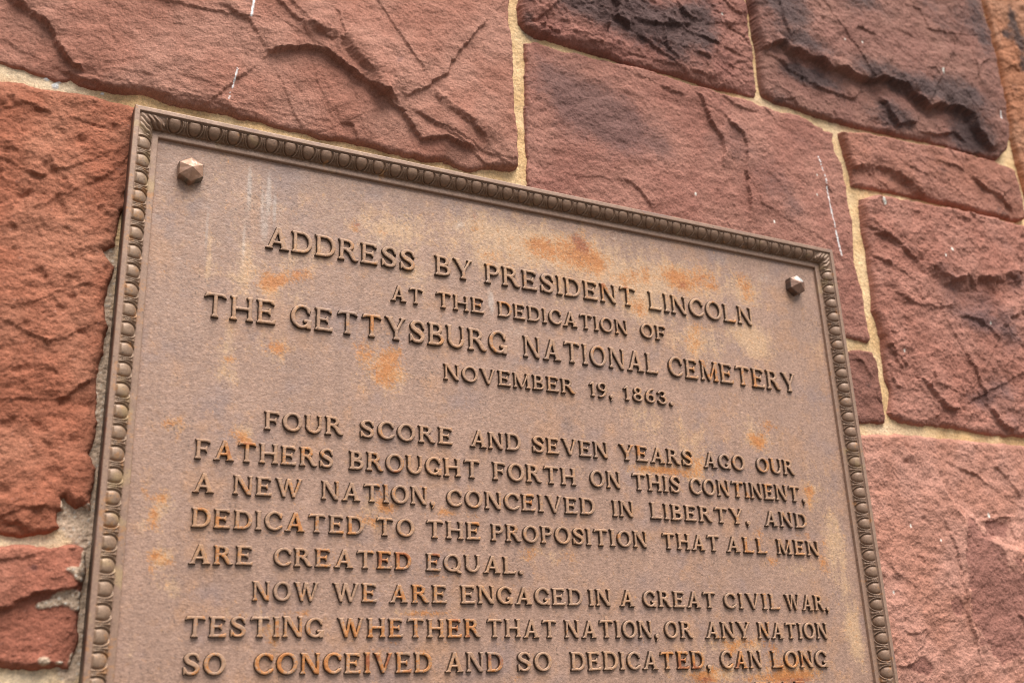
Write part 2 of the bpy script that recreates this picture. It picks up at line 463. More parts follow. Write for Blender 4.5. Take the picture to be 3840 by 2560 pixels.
stone('short red stone below the pitted stone with mortar smears',
      [(0, 1257), (50, 1250), (117, 1257), (167, 1247), (190, 1258), (195, 1275), (193, 1312), (187, 1345), (182, 1378), (177, 1412), (178, 1462), (167, 1502), (157, 1538), (140, 1532), (117, 1533), (67, 1538), (27, 1537), (0, 1530), (-260, 1520), (-260, 1260)],
      (0.35, 0.105, 0.07), (0.38, 0.125, 0.085), base=5.2, he=1.4, edge=6, big=2.2, chip=1.0, rough=1.1, pits=25, bed=0.5, seed=37, lev=5,
      steps=[([(-60, 1412), (0, 1398), (33, 1388), (83, 1360), (133, 1352), (190, 1346)], 6.5, 3, 40, 0.08), ([(117, 1268), (150, 1262), (180, 1252)], 3, 2, 20), ([(0, 1520), (60, 1528), (150, 1520)], 3, 4, 20)],
      smear=[(150, 1372, 40, 16, 0.9), (110, 1388, 26, 9, 0.85), (92, 1393, 12, 6, 0.8), (178, 1385, 25, 25, 1.0), (160, 1310, 22, 10, 0.7), (180, 1325, 20, 14, 0.8), (98, 1518, 18, 13, 1.0), (135, 1522, 12, 7, .7), (165, 1520, 14, 30, .7), (190, 1290, 10, 40, .8)], patina=[(75, 1308, 22, 14, 0.8), (20, 1290, 30, 12, 0.5)], patcol=(0.13, 0.06, 0.06))
stone('dark stained stone with a deep chipped hollow at the top of the wall',
      [(1192, 0), (1189, 20), (1192, 57), (1201, 70), (1214, 80), (1251, 93), (1317, 113), (1367, 127), (1417, 143), (1467, 155), (1517, 167), (1568, 181), (1611, 197), (1661, 210), (1701, 218), (1731, 225), (1735, 213), (1728, 167), (1726, 133), (1718, 83), (1711, 33), (1701, 0), (1660, -260), (1195, -260)],
      (0.27, 0.095, 0.078), (0.33, 0.125, 0.10), base=6.8, he=1.1, edge=8, tilt=(-1, 1.2), big=4.0, chip=3.6, rough=1.1, bed=0.7, seed=41, lev=6,
      steps=[([(1392, 78), (1384, 43), (1364, 27), (1340, -12)], 9, 3, 30, 0.1), ([(1398, -10), (1415, 20), (1412, 42), (1445, 68)], 7, 3, 25, 0.1), ([(1215, 55), (1250, 35), (1280, 8)], 3, 2, 40), ([(1235, 60), (1262, 72), (1285, 76)], 3, 1.5, 18),
             ([(1595, 85), (1622, 97), (1652, 109)], 4.5, 2, 16), ([(1588, 123), (1612, 130), (1630, 142)], 3.5, 1.5, 14), ([(1652, 0), (1685, 28), (1705, 38)], 3, 1.5, 25), ([(1300, 92), (1400, 108), (1500, 135), (1600, 168), (1700, 196)], 2.5, 5, 60, 0.2), ([(1440, 40), (1500, 62), (1590, 60)], 4, 5, 40)],
      patina=[(1370, 20, 70, 45, 0.9), (1480, 55, 90, 45, 1.0), (1590, 70, 60, 45, 1.0), (1300, 20, 60, 40, 0.5), (1620, 20, 50, 40, 0.6), (1560, 130, 60, 30, 0.5), (1210, 45, 15, 30, 0.7), (1450, 40, 200, 70, .3)], soft=0.15, pat=0.8, specks=[(1653, 38, 1.4)])
stone('broad smooth red stone with grey patina above the plaque',
      [(1202, 100), (1206, 140), (1206, 200), (1204, 267), (1207, 317), (1211, 367), (1212, 423), (1212, 468), (1880, 612), (1890, 640), (1935, 776), (1945, 777), (1968, 781), (1991, 786), (1998, 782), (1985, 722), (1978, 666), (1965, 629), (1960, 606), (1956, 522), (1945, 467), (1941, 430), (1928, 383), (1915, 357), (1908, 330), (1911, 310), (1888, 302), (1861, 285), (1828, 267), (1775, 257), (1718, 235), (1685, 230), (1628, 210), (1568, 191), (1484, 163), (1417, 147), (1351, 132), (1284, 117), (1227, 100)],
      (0.31, 0.112, 0.088), (0.38, 0.150, 0.118), base=4.0, he=1.1, edge=5, tilt=(0.3, 0.6), big=1.8, chip=1.0, rough=0.9, bed=0.5, seed=53, lev=4,
      steps=[([(1586, 198), (1611, 233), (1631, 283), (1658, 320), (1661, 350), (1654, 392)], 4.2, 2.5, 70), ([(1646, 248), (1675, 290), (1701, 310), (1713, 340), (1712, 400), (1718, 470), (1716, 530)], 3.4, 2.2, 80), ([(1421, 414), (1451, 418), (1471, 440), (1506, 486)], 2.0, 1.2, 25), ([(1514, 195), (1537, 205), (1572, 222)], 2.2, 1.3, 18), ([(1733, 447), (1741, 470), (1771, 487)], 1.6, 1.2, 18),
             ([(1225, 265), (1220, 240), (1212, 225)], 2.5, 1, 8), ([(1640, 215), (1690, 250), (1740, 262)], 1.8, 2, 25), ([(1960, 700), (1945, 640), (1930, 600)], 1.5, 2, 20)],
      patina=[(1310, 215, 75, 55, 0.75), (1370, 270, 90, 60, 0.7), (1440, 300, 70, 60, 0.6), (1520, 340, 40, 50, 0.5), (1255, 160, 35, 40, 0.5), (1690, 330, 30, 60, 0.6), (1770, 420, 45, 60, 0.65), (1820, 480, 25, 30, 0.7), (1640, 330, 25, 40, 0.5), (1840, 330, 40, 25, 0.4), (1210, 290, 8, 60, 0.6), (1380, 250, 130, 90, .45)], pat=0.72, soft=0.25, patcol=(0.135, 0.078, 0.074),
      white=[([(1876, 362), (1892, 410), (1901, 450)], 1.2, -0.05), ([(1901, 450), (1908, 485), (1915, 524)], 0.9, -0.6), ([(1916, 532), (1923, 560), (1931, 587)], 1.4, -0.5)], specks=[(1597, 446, 1.6), (1774, 512, 1.6), (1873, 404, 1.2), (1874, 449, 1.2), (1650, 610, 1.2)])
stone('dark purple stone with a deep overhanging shelf at the upper right',
      [(1715, 0), (1720, 33), (1726, 83), (1735, 117), (1740, 150), (1743, 200), (1750, 220), (1775, 237), (1821, 250), (1851, 263), (1901, 277), (1951, 290), (1978, 298), (2028, 307), (2068, 317), (2101, 323), (2151, 333), (2201, 347), (2235, 357), (2268, 368), (2285, 369), (2300, 353), (2305, 300), (2298, 283), (2288, 233), (2275, 167), (2265, 110), (2251, 50), (2240, 0), (2190, -260), (1690, -260)],
      (0.25, 0.098, 0.080), (0.30, 0.125, 0.100), base=6.2, he=1.1, edge=6, tilt=(0, 0.5), big=2.4, chip=1.8, rough=0.9, bed=0.8, seed=67, lev=8,
      steps=[([(1732, 118), (1755, 122), (1795, 140), (1811, 160), (1851, 183), (1885, 203), (1920, 216), (1961, 226), (1990, 192)], 3, 3, 20),
             ([(1738, 112), (1760, 108), (1790, 102), (1802, 118), (1821, 130), (1855, 138), (1888, 157), (1928, 167), (1961, 183), (1995, 190), (2031, 190), (2068, 207), (2095, 230), (2121, 250), (2155, 246), (2195, 253), (2221, 267), (2235, 300), (2261, 330), (2280, 360)], 12, 6, 260, 0.06),
             ([(1792, 226), (1825, 227), (1835, 247), (1868, 263), (1918, 277), (1975, 292)], 3.0, 1.5, 25), ([(2010, 213), (2035, 253), (2061, 287), (2100, 283), (2110, 262)], 6, 4, 45), ([(2105, 300), (2150, 310), (2195, 300), (2230, 330)], 4, 3, 25),
             ([(1775, -10), (1782, 60), (1802, 100)], 3.5, 3, 60), ([(2225, 200), (2232, 160), (2262, 140)], 2.5, 2, 30), ([(2060, 15), (2100, 30), (2120, 80), (2180, 85), (2190, 130)], 1.6, 1.2, 40), ([(2225, 60), (2220, 140), (2240, 220)], 2, 2, 30)],
      patina=[(1800, 40, 50, 50, 0.75), (1830, 110, 60, 22, 0.9), (1780, 10, 60, 40, 0.5), (1990, 170, 60, 25, 0.75), (2100, 210, 60, 28, 0.9), (2200, 230, 60, 40, 1.0), (2240, 60, 25, 80, 0.85), (1960, 10, 60, 25, 0.8), (2150, 40, 60, 40, 0.45), (2050, 270, 50, 30, 0.9), (1890, 190, 60, 20, 1.0), (1830, 165, 40, 15, 1.0), (2230, 320, 50, 40, 1.0), (1790, 225, 25, 20, 0.6)], pat_bias=0.06, soft=0.15, pat=0.8, patcol=(0.062, 0.047, 0.050), specks=[(2149, 174, 3.0), (1928, 100, 1.3), (1967, 108, 1.3)],
      white=[([(2286, 262), (2291, 278)], 1.6, -0.9)])
stone('orange stone with black pits at the far right edge',
      [(2256, 0), (2271, 50), (2285, 117), (2298, 183), (2311, 250), (2321, 317), (2335, 377), (2352, 440), (2375, 520), (2650, 560), (2650, -260), (2200, -260)],
      (0.42, 0.15, 0.085), (0.46, 0.19, 0.12), base=9.3, he=2.4, edge=5, big=3, chip=2.5, rough=1.9, pits=40, bed=0.8, seed=71, lev=9,
      patina=[(2325, 40, 12, 25, 0.9), (2340, 90, 20, 30, 0.9), (2310, 80, 10, 15, 0.7), (2350, 150, 15, 20, 0.8), (2330, 200, 10, 15, 0.6)], pat_bias=0.0)
stone('low wedge shaped red stone under the dark shelf stone',
      [(1926, 307), (1968, 310), (2018, 318), (2068, 328), (2118, 338), (2168, 347), (2218, 360), (2268, 377), (2301, 387), (2318, 400), (2331, 433), (2341, 467), (2349, 505), (2335, 510), (2301, 503), (2268, 495), (2218, 483), (2168, 470), (2118, 460), (2068, 448), (2018, 437), (1968, 432), (1956, 427), (1951, 400), (1945, 377), (1938, 357), (1930, 327)],
      (0.34, 0.122, 0.088), (0.38, 0.145, 0.112), base=5.6, he=1.7, edge=5, tilt=(0, 1.0), big=2.5, chip=2.0, rough=1.0, bed=0.6, seed=83, lev=6,
      steps=[([(1940, 392), (1985, 380), (2035, 387), (2061, 400), (2085, 420), (2108, 440), (2132, 460)], 7, 10, 160, 0.1), ([(2218, 398), (2251, 433), (2285, 450), (2318, 477), (2331, 495)], 5, 3, 80), ([(2140, 372), (2190, 385), (2215, 400)], 2.5, 2.5, 25)],
      patina=[(2160, 395, 25, 18, 0.5), (2300, 485, 30, 20, 0.6), (2060, 415, 50, 14, 0.35)])
stone('big rugged red stone with purple grey stains at the right edge',
      [(1973, 460), (2001, 452), (2035, 457), (2101, 470), (2168, 483), (2235, 497), (2301, 513), (2352, 525), (2650, 590), (2650, 1010), (2352, 1002), (2318, 1002), (2268, 999), (2218, 986), (2168, 982), (2135, 977), (2088, 974), (2048, 961), (2041, 949), (2045, 906), (2035, 872), (2026, 822), (2023, 789), (2018, 756), (2005, 716), (2001, 672), (1995, 622), (1988, 572), (1980, 522)],
      (0.35, 0.125, 0.095), (0.41, 0.160, 0.125), base=7.4, he=1.9, edge=7, tilt=(0.5, 0.8), big=3.5, chip=2.6, rough=1.3, bed=0.8, seed=97, lev=8,
      steps=[([(1998, 536), (2035, 545), (2058, 559), (2081, 589), (2105, 605)], 4, 3, 20), ([(2101, 600), (2135, 625), (2178, 647), (2201, 642), (2268, 645), (2300, 632), (2352, 625)], 9, 16, 110, 0.15), ([(2191, 725), (2231, 735), (2261, 749), (2300, 790)], 3, 3, 30), ([(2300, 755), (2312, 730), (2340, 722)], 4, 3, 30),
             ([(2101, 856), (2135, 889), (2168, 935), (2190, 942), (2212, 930)], 6, 4, 45, 0.15), ([(2275, 925), (2301, 972), (2335, 996)], 6, 3, 35), ([(2025, 782), (2051, 799), (2061, 829), (2078, 849)], 3.0, 1.5, 18), ([(2048, 849), (2061, 886), (2080, 890)], 2.5, 1.5, 12), ([(2000, 585), (2030, 605), (2045, 615)], 3, 1.5, 14), ([(2140, 560), (2115, 530), (2090, 505)], 3, 3, 30), ([(2035, 660), (2090, 700), (2150, 705), (2190, 700)], 3, 5, 40)],
      patina=[(2230, 700, 60, 45, 0.6), (2230, 740, 55, 25, 0.7), (2310, 760, 40, 60, 0.7), (2300, 900, 50, 35, 0.7), (2160, 640, 30, 40, 0.5), (2330, 650, 40, 25, 0.6), (2240, 920, 40, 25, 0.6), (2330, 970, 40, 30, 0.5), (2290, 560, 25, 25, 0.35), (2060, 570, 25, 15, 0.35)], soft=0.22, pat=0.75, patcol=(0.125, 0.078, 0.080),
      white=[], specks=[(2020, 463, 2.6), (2024, 470, 2.2), (2168, 581, 2.0), (2150, 596, 1.4), (2073, 807, 1.6), (2267, 745, 1.5)])
stone('small dark purple stone wedged beside the plaque frame',
      [(1951, 806), (1981, 804), (2001, 809), (2011, 829), (2018, 872), (2023, 922), (2031, 959), (2030, 972), (2001, 972), (1975, 971), (1945, 965), (1920, 800)],
      (0.22, 0.080, 0.062), (0.26, 0.098, 0.078), base=4.3, he=1.4, edge=5, big=2.0, chip=1.6, rough=1.0, bed=0.5, seed=103, lev=5,
      steps=[([(1962, 820), (1985, 835), (2000, 870)], 2, 3, 20)], patina=[(1990, 880, 15, 20, 0.5)])
stone('pale pinkish red stone with thin split flakes at the lower right',
      [(1960, 1000), (1980, 999), (2011, 999), (2051, 998), (2101, 1001), (2168, 1008), (2235, 1014), (2301, 1019), (2352, 1026), (2650, 1060), (2650, 1850), (2080, 1850), (2025, 1560)],
      (0.44, 0.172, 0.128), (0.50, 0.212, 0.168), base=4.9, he=1.4, edge=6, tilt=(0.2, 0), big=2.0, chip=0.9, rough=1.2, bed=0.7, seed=113, lev=5, pits=35,
      steps=[([(2420, 1285), (2352, 1272), (2285, 1258), (2235, 1228), (2185, 1172), (2150, 1120), (2130, 1095)], 6.5, 18, 150, 0.1), ([(2255, 1570), (2221, 1412), (2205, 1355), (2195, 1305)], 2.2, 1.4, 35), ([(2150, 1175), (2185, 1260), (2200, 1330), (2215, 1420), (2245, 1520)], 2.4, 1.8, 30),
             ([(2058, 1528), (2088, 1525), (2098, 1508)], 2.5, 1.0, 12), ([(2245, 1205), (2300, 1188), (2315, 1190), (2330, 1250)], 2.2, 1.5, 25), ([(2040, 1300), (2052, 1316), (2065, 1326)], 1.8, 1, 14), ([(2060, 1450), (2110, 1455), (2130, 1440)], 1.6, 1.2, 16), ([(2270, 1060), (2310, 1100), (2345, 1150)], 2.0, 2.5, 40), ([(2170, 1060), (2230, 1085), (2290, 1130)], 1.8, 3, 40), ([(2318, 1370), (2330, 1410), (2352, 1440)], 1.6, 1.2, 25)],
      purple=[(2260, 1330, 55, 95, 0.9), (2290, 1450, 60, 90, 0.9), (2285, 1212, 32, 25, 0.8), (2230, 1230, 20, 50, 0.7), (2110, 1530, 40, 25, 0.75), (2180, 1390, 25, 40, 0.5), (2350, 1350, 40, 80, 0.6)],
      white=[], specks=[(2267, 1184, 2.2), (2086, 1208, 1.4), (2150, 1243, 1.2), (2048, 1360, 1.4)])

for s_ in STONES:
    build_stone(s_)

# mortar: one sheet showing between the stones
MG = 0.9
mx0, mx1, mz0, mz1 = -330.0, 1330.0, -640.0, 480.0
cg = 6.0
cxs, czs = np.arange(mx0, mx1+cg, cg), np.arange(mz0, mz1+cg, cg)
gx, gz = np.meshgrid(cxs, czs)
csd = np.full(gx.size, 1e9)
for s_ in STONES:
    csd = np.minimum(csd, polysd(gx.ravel(), gz.ravel(), Ds(s_['out'], WALLY-s_['he'])))
csd = csd.reshape(gx.shape)
xs, zs = np.arange(mx0, mx1, MG), np.arange(mz0, mz1, MG)
fx, fz = np.meshgrid(xs, zs)
ix, iz = ((fx-mx0)/cg).astype(int), ((fz-mz0)/cg).astype(int)
tx, tz = (fx-mx0)/cg-ix, (fz-mz0)/cg-iz
f = (csd[iz, ix]*(1-tx)+csd[iz, ix+1]*tx)*(1-tz)+(csd[iz+1, ix]*(1-tx)+csd[iz+1, ix+1]*tx)*tz
keep = (f > -7) & ~((fx > 12) & (fx < PW-12) & (fz < -12) & (fz > -PH))
xk, zk = fx[keep], fz[keep]
idx = -np.ones(fx.shape, np.int64); idx[keep] = np.arange(len(xk))
q = np.stack([idx[:-1, :-1], idx[:-1, 1:], idx[1:, 1:], idx[1:, :-1]], -1).reshape(-1, 4)
q = q[(q >= 0).all(1)]
grey = blob(xk, zk, [(235, 600, 45, 70, 0.9), (225, 750, 45, 90, 1.0), (215, 900, 40, 90, 1.0), (205, 1050, 45, 90, 1.0), (165, 1180, 60, 45, 1.1), (195, 1250, 35, 60, 0.9), (180, 1400, 45, 80, 0.95), (160, 1520, 40, 70, 0.8), (1215, 60, 22, 40, 0.55), (150, 1375, 60, 30, 0.8), (1240, 85, 40, 12, 0.5)], WALLY)
pale = blob(xk, zk, [(40, 165, 130, 40, 0.9), (160, 205, 80, 30, 0.7), (60, 1240, 120, 25, 1.0), (60, 1555, 120, 25, 1.0), (2060, 990, 60, 20, 0.5), (1935, 300, 60, 25, 0.5), (2010, 990, 40, 40, 0.5), (1760, 240, 50, 18, 0.6)], WALLY)
rgh = 1+1.6*np.clip(grey, 0, 1)
hm = 0.9*fbm(xk, zk, 34, 3, seed=201)+0.45*rgh*fbm(xk, zk, 5, 3, 0.65, seed=205)+0.14*rgh*gnoise(xk/1.6, zk/1.6, 3)
c = mixc(np.repeat(np.array([[0.64, 0.42, 0.215]]), len(xk), 0), sstep(-0.6, 0.7, fbm(xk, zk, 40, 3, seed=210)), (0.74, 0.53, 0.31))
c = mixc(c, np.clip(pale, 0, 1), (0.71, 0.555, 0.39))
gk = sstep(0.25, 0.7, grey+0.15*fbm(xk, zk, 12, 3, seed=214))
c = mixc(c, gk, (0.52, 0.385, 0.285))
st_ = fbm(xk*0.6, zk, 22, 4, seed=216)
c = c*(1+0.16*st_+0.10*fbm(xk, zk, 4, 2, seed=217))[:, None]
gr_ = gnoise(xk/2.4, zk/2.4, 8)
c = mixc(c, (0.12+0.5*gk)*sstep(0.42, 0.62, gr_), (0.62, 0.58, 0.52))
c = mixc(c, (0.12+0.5*gk)*sstep(0.42, 0.62, -gr_), (0.20, 0.13, 0.09))
c = mixc(c, sstep(0.3, 0.8, blob(xk, zk, [(1193, 45, 6, 22, 0.9), (1200, 250, 5, 70, 0.35)], WALLY)+0.2*gr_), (0.09, 0.07, 0.055))
for (px, py, rr) in [(107, 182, 2.6), (133, 188, 3.0), (127, 199, 3.2), (257, 212, 1.8), (235, 216, 1.6)]:
    p = D(px, py, WALLY)
    c = mixc(c, sstep(rr, rr*0.7, np.hypot(xk-p[0], zk-p[1])+0.4*gr_), (0.66, 0.66, 0.66))
    hm = hm+0.8*sstep(rr, rr*0.4, np.hypot(xk-p[0], zk-p[1]))
mesh_obj('mortar', W3(xk, WALLY-hm, zk), q, M_MORTAR, wall, col=np.clip(c, 0.02, 0.9))

# solid core behind the facing, down to the ground
def box(x0, x1, y0, y1, z0, z1):
    v = np.array([[x, y, z] for x in (x0, x1) for y in (y0, y1) for z in (z0, z1)], float)
    fcs = np.array([[0, 1, 3, 2], [4, 6, 7, 5], [0, 4, 5, 1], [2, 3, 7, 6], [0, 2, 6, 4], [1, 5, 7, 3]])
    return v, fcs
v, fcs = box(-1.6, 2.8, (WALLY+6)/1000, 0.6, 0.0, 3.4)
mesh_obj('wall_core', v, fcs, M_MORTAR, wall, col=np.repeat([[0.36, 0.2, 0.13]], 8, 0), smooth=False)
# ------------------------------------------------------------------ plaque
plaque = tag(empty('memorial_plaque', (PW/2000, WALLY/1000, TOP-PH/1000)),
             'weathered bronze memorial plaque with raised lettering and egg and dart border on sandstone wall', 'plaque')
LIPW, BANDW, FILW = 4.3, 11.9, 5.2
FIL_Y, PAN_Y, LET_H = 8.75, 11.75, 2.9
IN0 = LIPW+BANDW+FILW       # 21.5 mm: where the panel starts

ORANGE = [(625, 640, 24, 20, .75), (660, 642, 40, 12, .8, -25), (605, 655, 22, 25, .55), (690, 630, 25, 14, .5), (890, 838, 30, 30, .95), (880, 875, 25, 20, .7), (905, 812, 25, 25, .5),
          (832, 805, 20, 26, .9), (628, 797, 20, 18, .85), (648, 800, 12, 14, .6), (507, 776, 10, 8, .6), (527, 825, 10, 12, .7), (1250, 572, 40, 24, .75), (1232, 562, 22, 18, .6), (1335, 575, 34, 36, .9), (1375, 605, 20, 18, .8), (1320, 590, 40, 30, .5),
          (1090, 520, 9, 14, .5), (815, 520, 16, 12, .65), (880, 533, 14, 8, .5), (1130, 590, 24, 16, .7), (1565, 648, 28, 22, .95), (1613, 637, 24, 24, .8), (1545, 632, 24, 20, .6), (1451, 633, 14, 20, .7), (1484, 633, 12, 22, .65), (1640, 655, 10, 18, .6), (1425, 640, 18, 14, .5), (1715, 668, 18, 26, .75), (1700, 640, 16, 16, .55),
          (1590, 785, 22, 26, .7), (1472, 715, 14, 14, .6), (1460, 700, 20, 14, .45), (1604, 750, 12, 12, .5), (1765, 978, 16, 13, .95), (1746, 1018, 16, 16, .8), (1728, 1000, 16, 10, .5),
          (352, 1178, 13, 17, .95), (357, 1145, 18, 14, .75), (378, 1138, 10, 14, .7), (330, 1128, 9, 12, .6), (352, 1205, 12, 10, .8), (354, 1276, 16, 16, .95), (387, 1292, 12, 10, .85), (345, 1305, 8, 18, .6), (380, 975, 12, 12, .8), (410, 968, 16, 10, .7), (410, 995, 10, 16, .5), (552, 1000, 14, 18, .75), (530, 990, 10, 10, .6), (566, 1018, 18, 9, 1.0),
          (884, 1168, 16, 11, 1.0), (874, 1140, 11, 22, .8), (860, 1200, 16, 10, .7), (835, 1190, 20, 12, .7), (900, 1160, 18, 12, .5), (1217, 1268, 16, 16, .75), (1307, 1280, 16, 12, .6), (1023, 1175, 18, 8, .6), (1033, 1180, 30, 8, .5), (1095, 1182, 12, 8, .5),
          (1743, 1226, 10, 16, .85), (1853, 1231, 12, 9, .8), (1774, 1290, 12, 14, .85), (1891, 1293, 9, 22, .95), (1857, 1125, 11, 16, .85), (1862, 1150, 8, 20, .6), (1495, 1078, 46, 8, .95), (1540, 1082, 30, 9, .7), (1605, 1065, 22, 24, .65), (1585, 1085, 22, 10, .55), (1738, 1015, 15, 14, .6), (1460, 1040, 15, 10, .5), (1890, 1245, 5, 8, .6),
          (1678, 1487, 20, 18, .85), (1772, 1488, 18, 16, .85), (1720, 1475, 25, 14, .6), (1616, 1556, 34, 14, 1.1), (1640, 1538, 26, 10, .7), (1812, 1556, 50, 12, 1.1), (1790, 1530, 26, 16, .85), (1850, 1540, 30, 14, .7), (1740, 1555, 30, 10, .6), (625, 1469, 11, 14, .85), (612, 1445, 10, 16, .6), (575, 1420, 40, 8, .45), (690, 1408, 26, 8, .7), (990, 1408, 36, 8, .8), (940, 1410, 30, 6, .6), (900, 1480, 30, 10, .45), (800, 1502, 24, 8, .5), (1005, 1322, 24, 8, .7), (970, 1495, 30, 8, .6), (880, 1500, 20, 8, .55), (1185, 1555, 14, 8, .6), (640, 1225, 30, 8, .35), (1280, 1090, 14, 10, .3)]
PALE = [(520, 480, 240, 130, .18), (900, 540, 330, 90, .2), (1400, 620, 330, 90, .22), (1600, 780, 200, 80, .15), (600, 650, 90, 50, .6), (560, 585, 16, 60, .6), (480, 590, 8, 60, .7), (700, 590, 60, 35, .45), (880, 850, 55, 55, .8), (625, 800, 45, 40, .6), (520, 800, 25, 60, .6), (535, 870, 40, 30, .4), (1240, 570, 80, 40, .75), (1340, 590, 90, 55, .8), (1120, 530, 100, 50, .6), (900, 530, 80, 40, .6), (1130, 600, 60, 30, .5), (1570, 640, 90, 40, .8), (1460, 660, 70, 50, .6), (1710, 665, 40, 40, .7), (1738, 789, 34, 36, 1.1), (1700, 760, 30, 22, .7), (1600, 790, 60, 40, .7), (1480, 710, 45, 40, .6), (960, 640, 40, 40, .5), (1310, 690, 40, 30, .35),  # the broad leading blobs make the upper panel paler
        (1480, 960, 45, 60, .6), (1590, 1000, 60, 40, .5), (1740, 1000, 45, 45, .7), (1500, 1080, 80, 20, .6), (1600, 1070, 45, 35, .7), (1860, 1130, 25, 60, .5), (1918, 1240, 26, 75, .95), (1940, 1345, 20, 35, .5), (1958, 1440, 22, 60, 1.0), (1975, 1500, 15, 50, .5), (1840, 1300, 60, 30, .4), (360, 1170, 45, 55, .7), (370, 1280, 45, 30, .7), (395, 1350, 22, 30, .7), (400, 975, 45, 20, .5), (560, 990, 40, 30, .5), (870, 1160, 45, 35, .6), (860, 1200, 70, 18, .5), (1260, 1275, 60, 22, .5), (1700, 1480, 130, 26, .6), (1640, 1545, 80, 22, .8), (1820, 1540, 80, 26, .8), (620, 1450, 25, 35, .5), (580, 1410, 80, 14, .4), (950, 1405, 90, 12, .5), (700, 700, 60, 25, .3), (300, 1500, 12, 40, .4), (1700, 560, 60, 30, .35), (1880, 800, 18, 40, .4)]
REDDISH = [(1340, 570, 22, 24, .8), (1320, 545, 18, 16, .6), (1090, 497, 9, 16, .6), (820, 516, 14, 10, .7), (690, 625, 22, 8, .6), (1568, 655, 14, 14, .7), (1610, 640, 16, 14, .6), (1260, 555, 14, 12, .5), (828, 795, 12, 16, .5), (1616, 1560, 26, 10, .8), (1830, 1560, 40, 9, .9), (1790, 1525, 20, 12, .5), (1765, 978, 9, 7, .5), (1858, 1122, 6, 12, .6), (565, 1022, 12, 5, .8), (1120, 600, 16, 10, .3)]
GREYW = [(560, 450, 170, 120, .30), (480, 620, 120, 120, .22), (1150, 700, 300, 120, .18), (573, 430, 5, 48, .95), (617, 450, 6, 50, .95), (631, 480, 4, 45, .8), (603, 470, 4, 50, .6), (608, 530, 8, 30, .6), (560, 560, 4, 45, .7), (475, 530, 3, 60, .5), (1127, 690, 7, 22, .8), (1120, 640, 5, 20, .5), (1060, 515, 10, 10, .5), (870, 560, 12, 30, .4), (800, 500, 60, 30, .3), (530, 880, 4, 40, .5), (565, 880, 4, 50, .5), (590, 780, 3, 30, .4), (1160, 850, 6, 16, .5), (1050, 520, 12, 20, .4), (1420, 545, 20, 14, .4), (1660, 600, 26, 22, .45), (1760, 640, 30, 20, .5), (1180, 760, 40, 30, .3), (440, 760, 40, 40, .25), (735, 1125, 4, 16, .5), (1130, 700, 5, 30, .4)]  # the broad leading blobs turn the upper panel a paler grey
DARKP = [(1300, 968, 14, 14, .9), (1296, 935, 3, 3, 1.4), (1044, 936, 3, 3, 1.4), (1308, 990, 10, 12, .7), (420, 385, 20, 14, .25), (1965, 1340, 16, 14, .5), (1990, 1355, 18, 10, .5), (330, 960, 14, 30, .35), (345, 930, 10, 20, .3), (320, 780, 10, 60, .25), (1558, 590, 5, 8, .7), (700, 450, 30, 20, .2), (985, 1380, 40, 14, .25), (1530, 1360, 60, 20, .2)]
BASE_P = np.array([0.335, 0.207, 0.155])

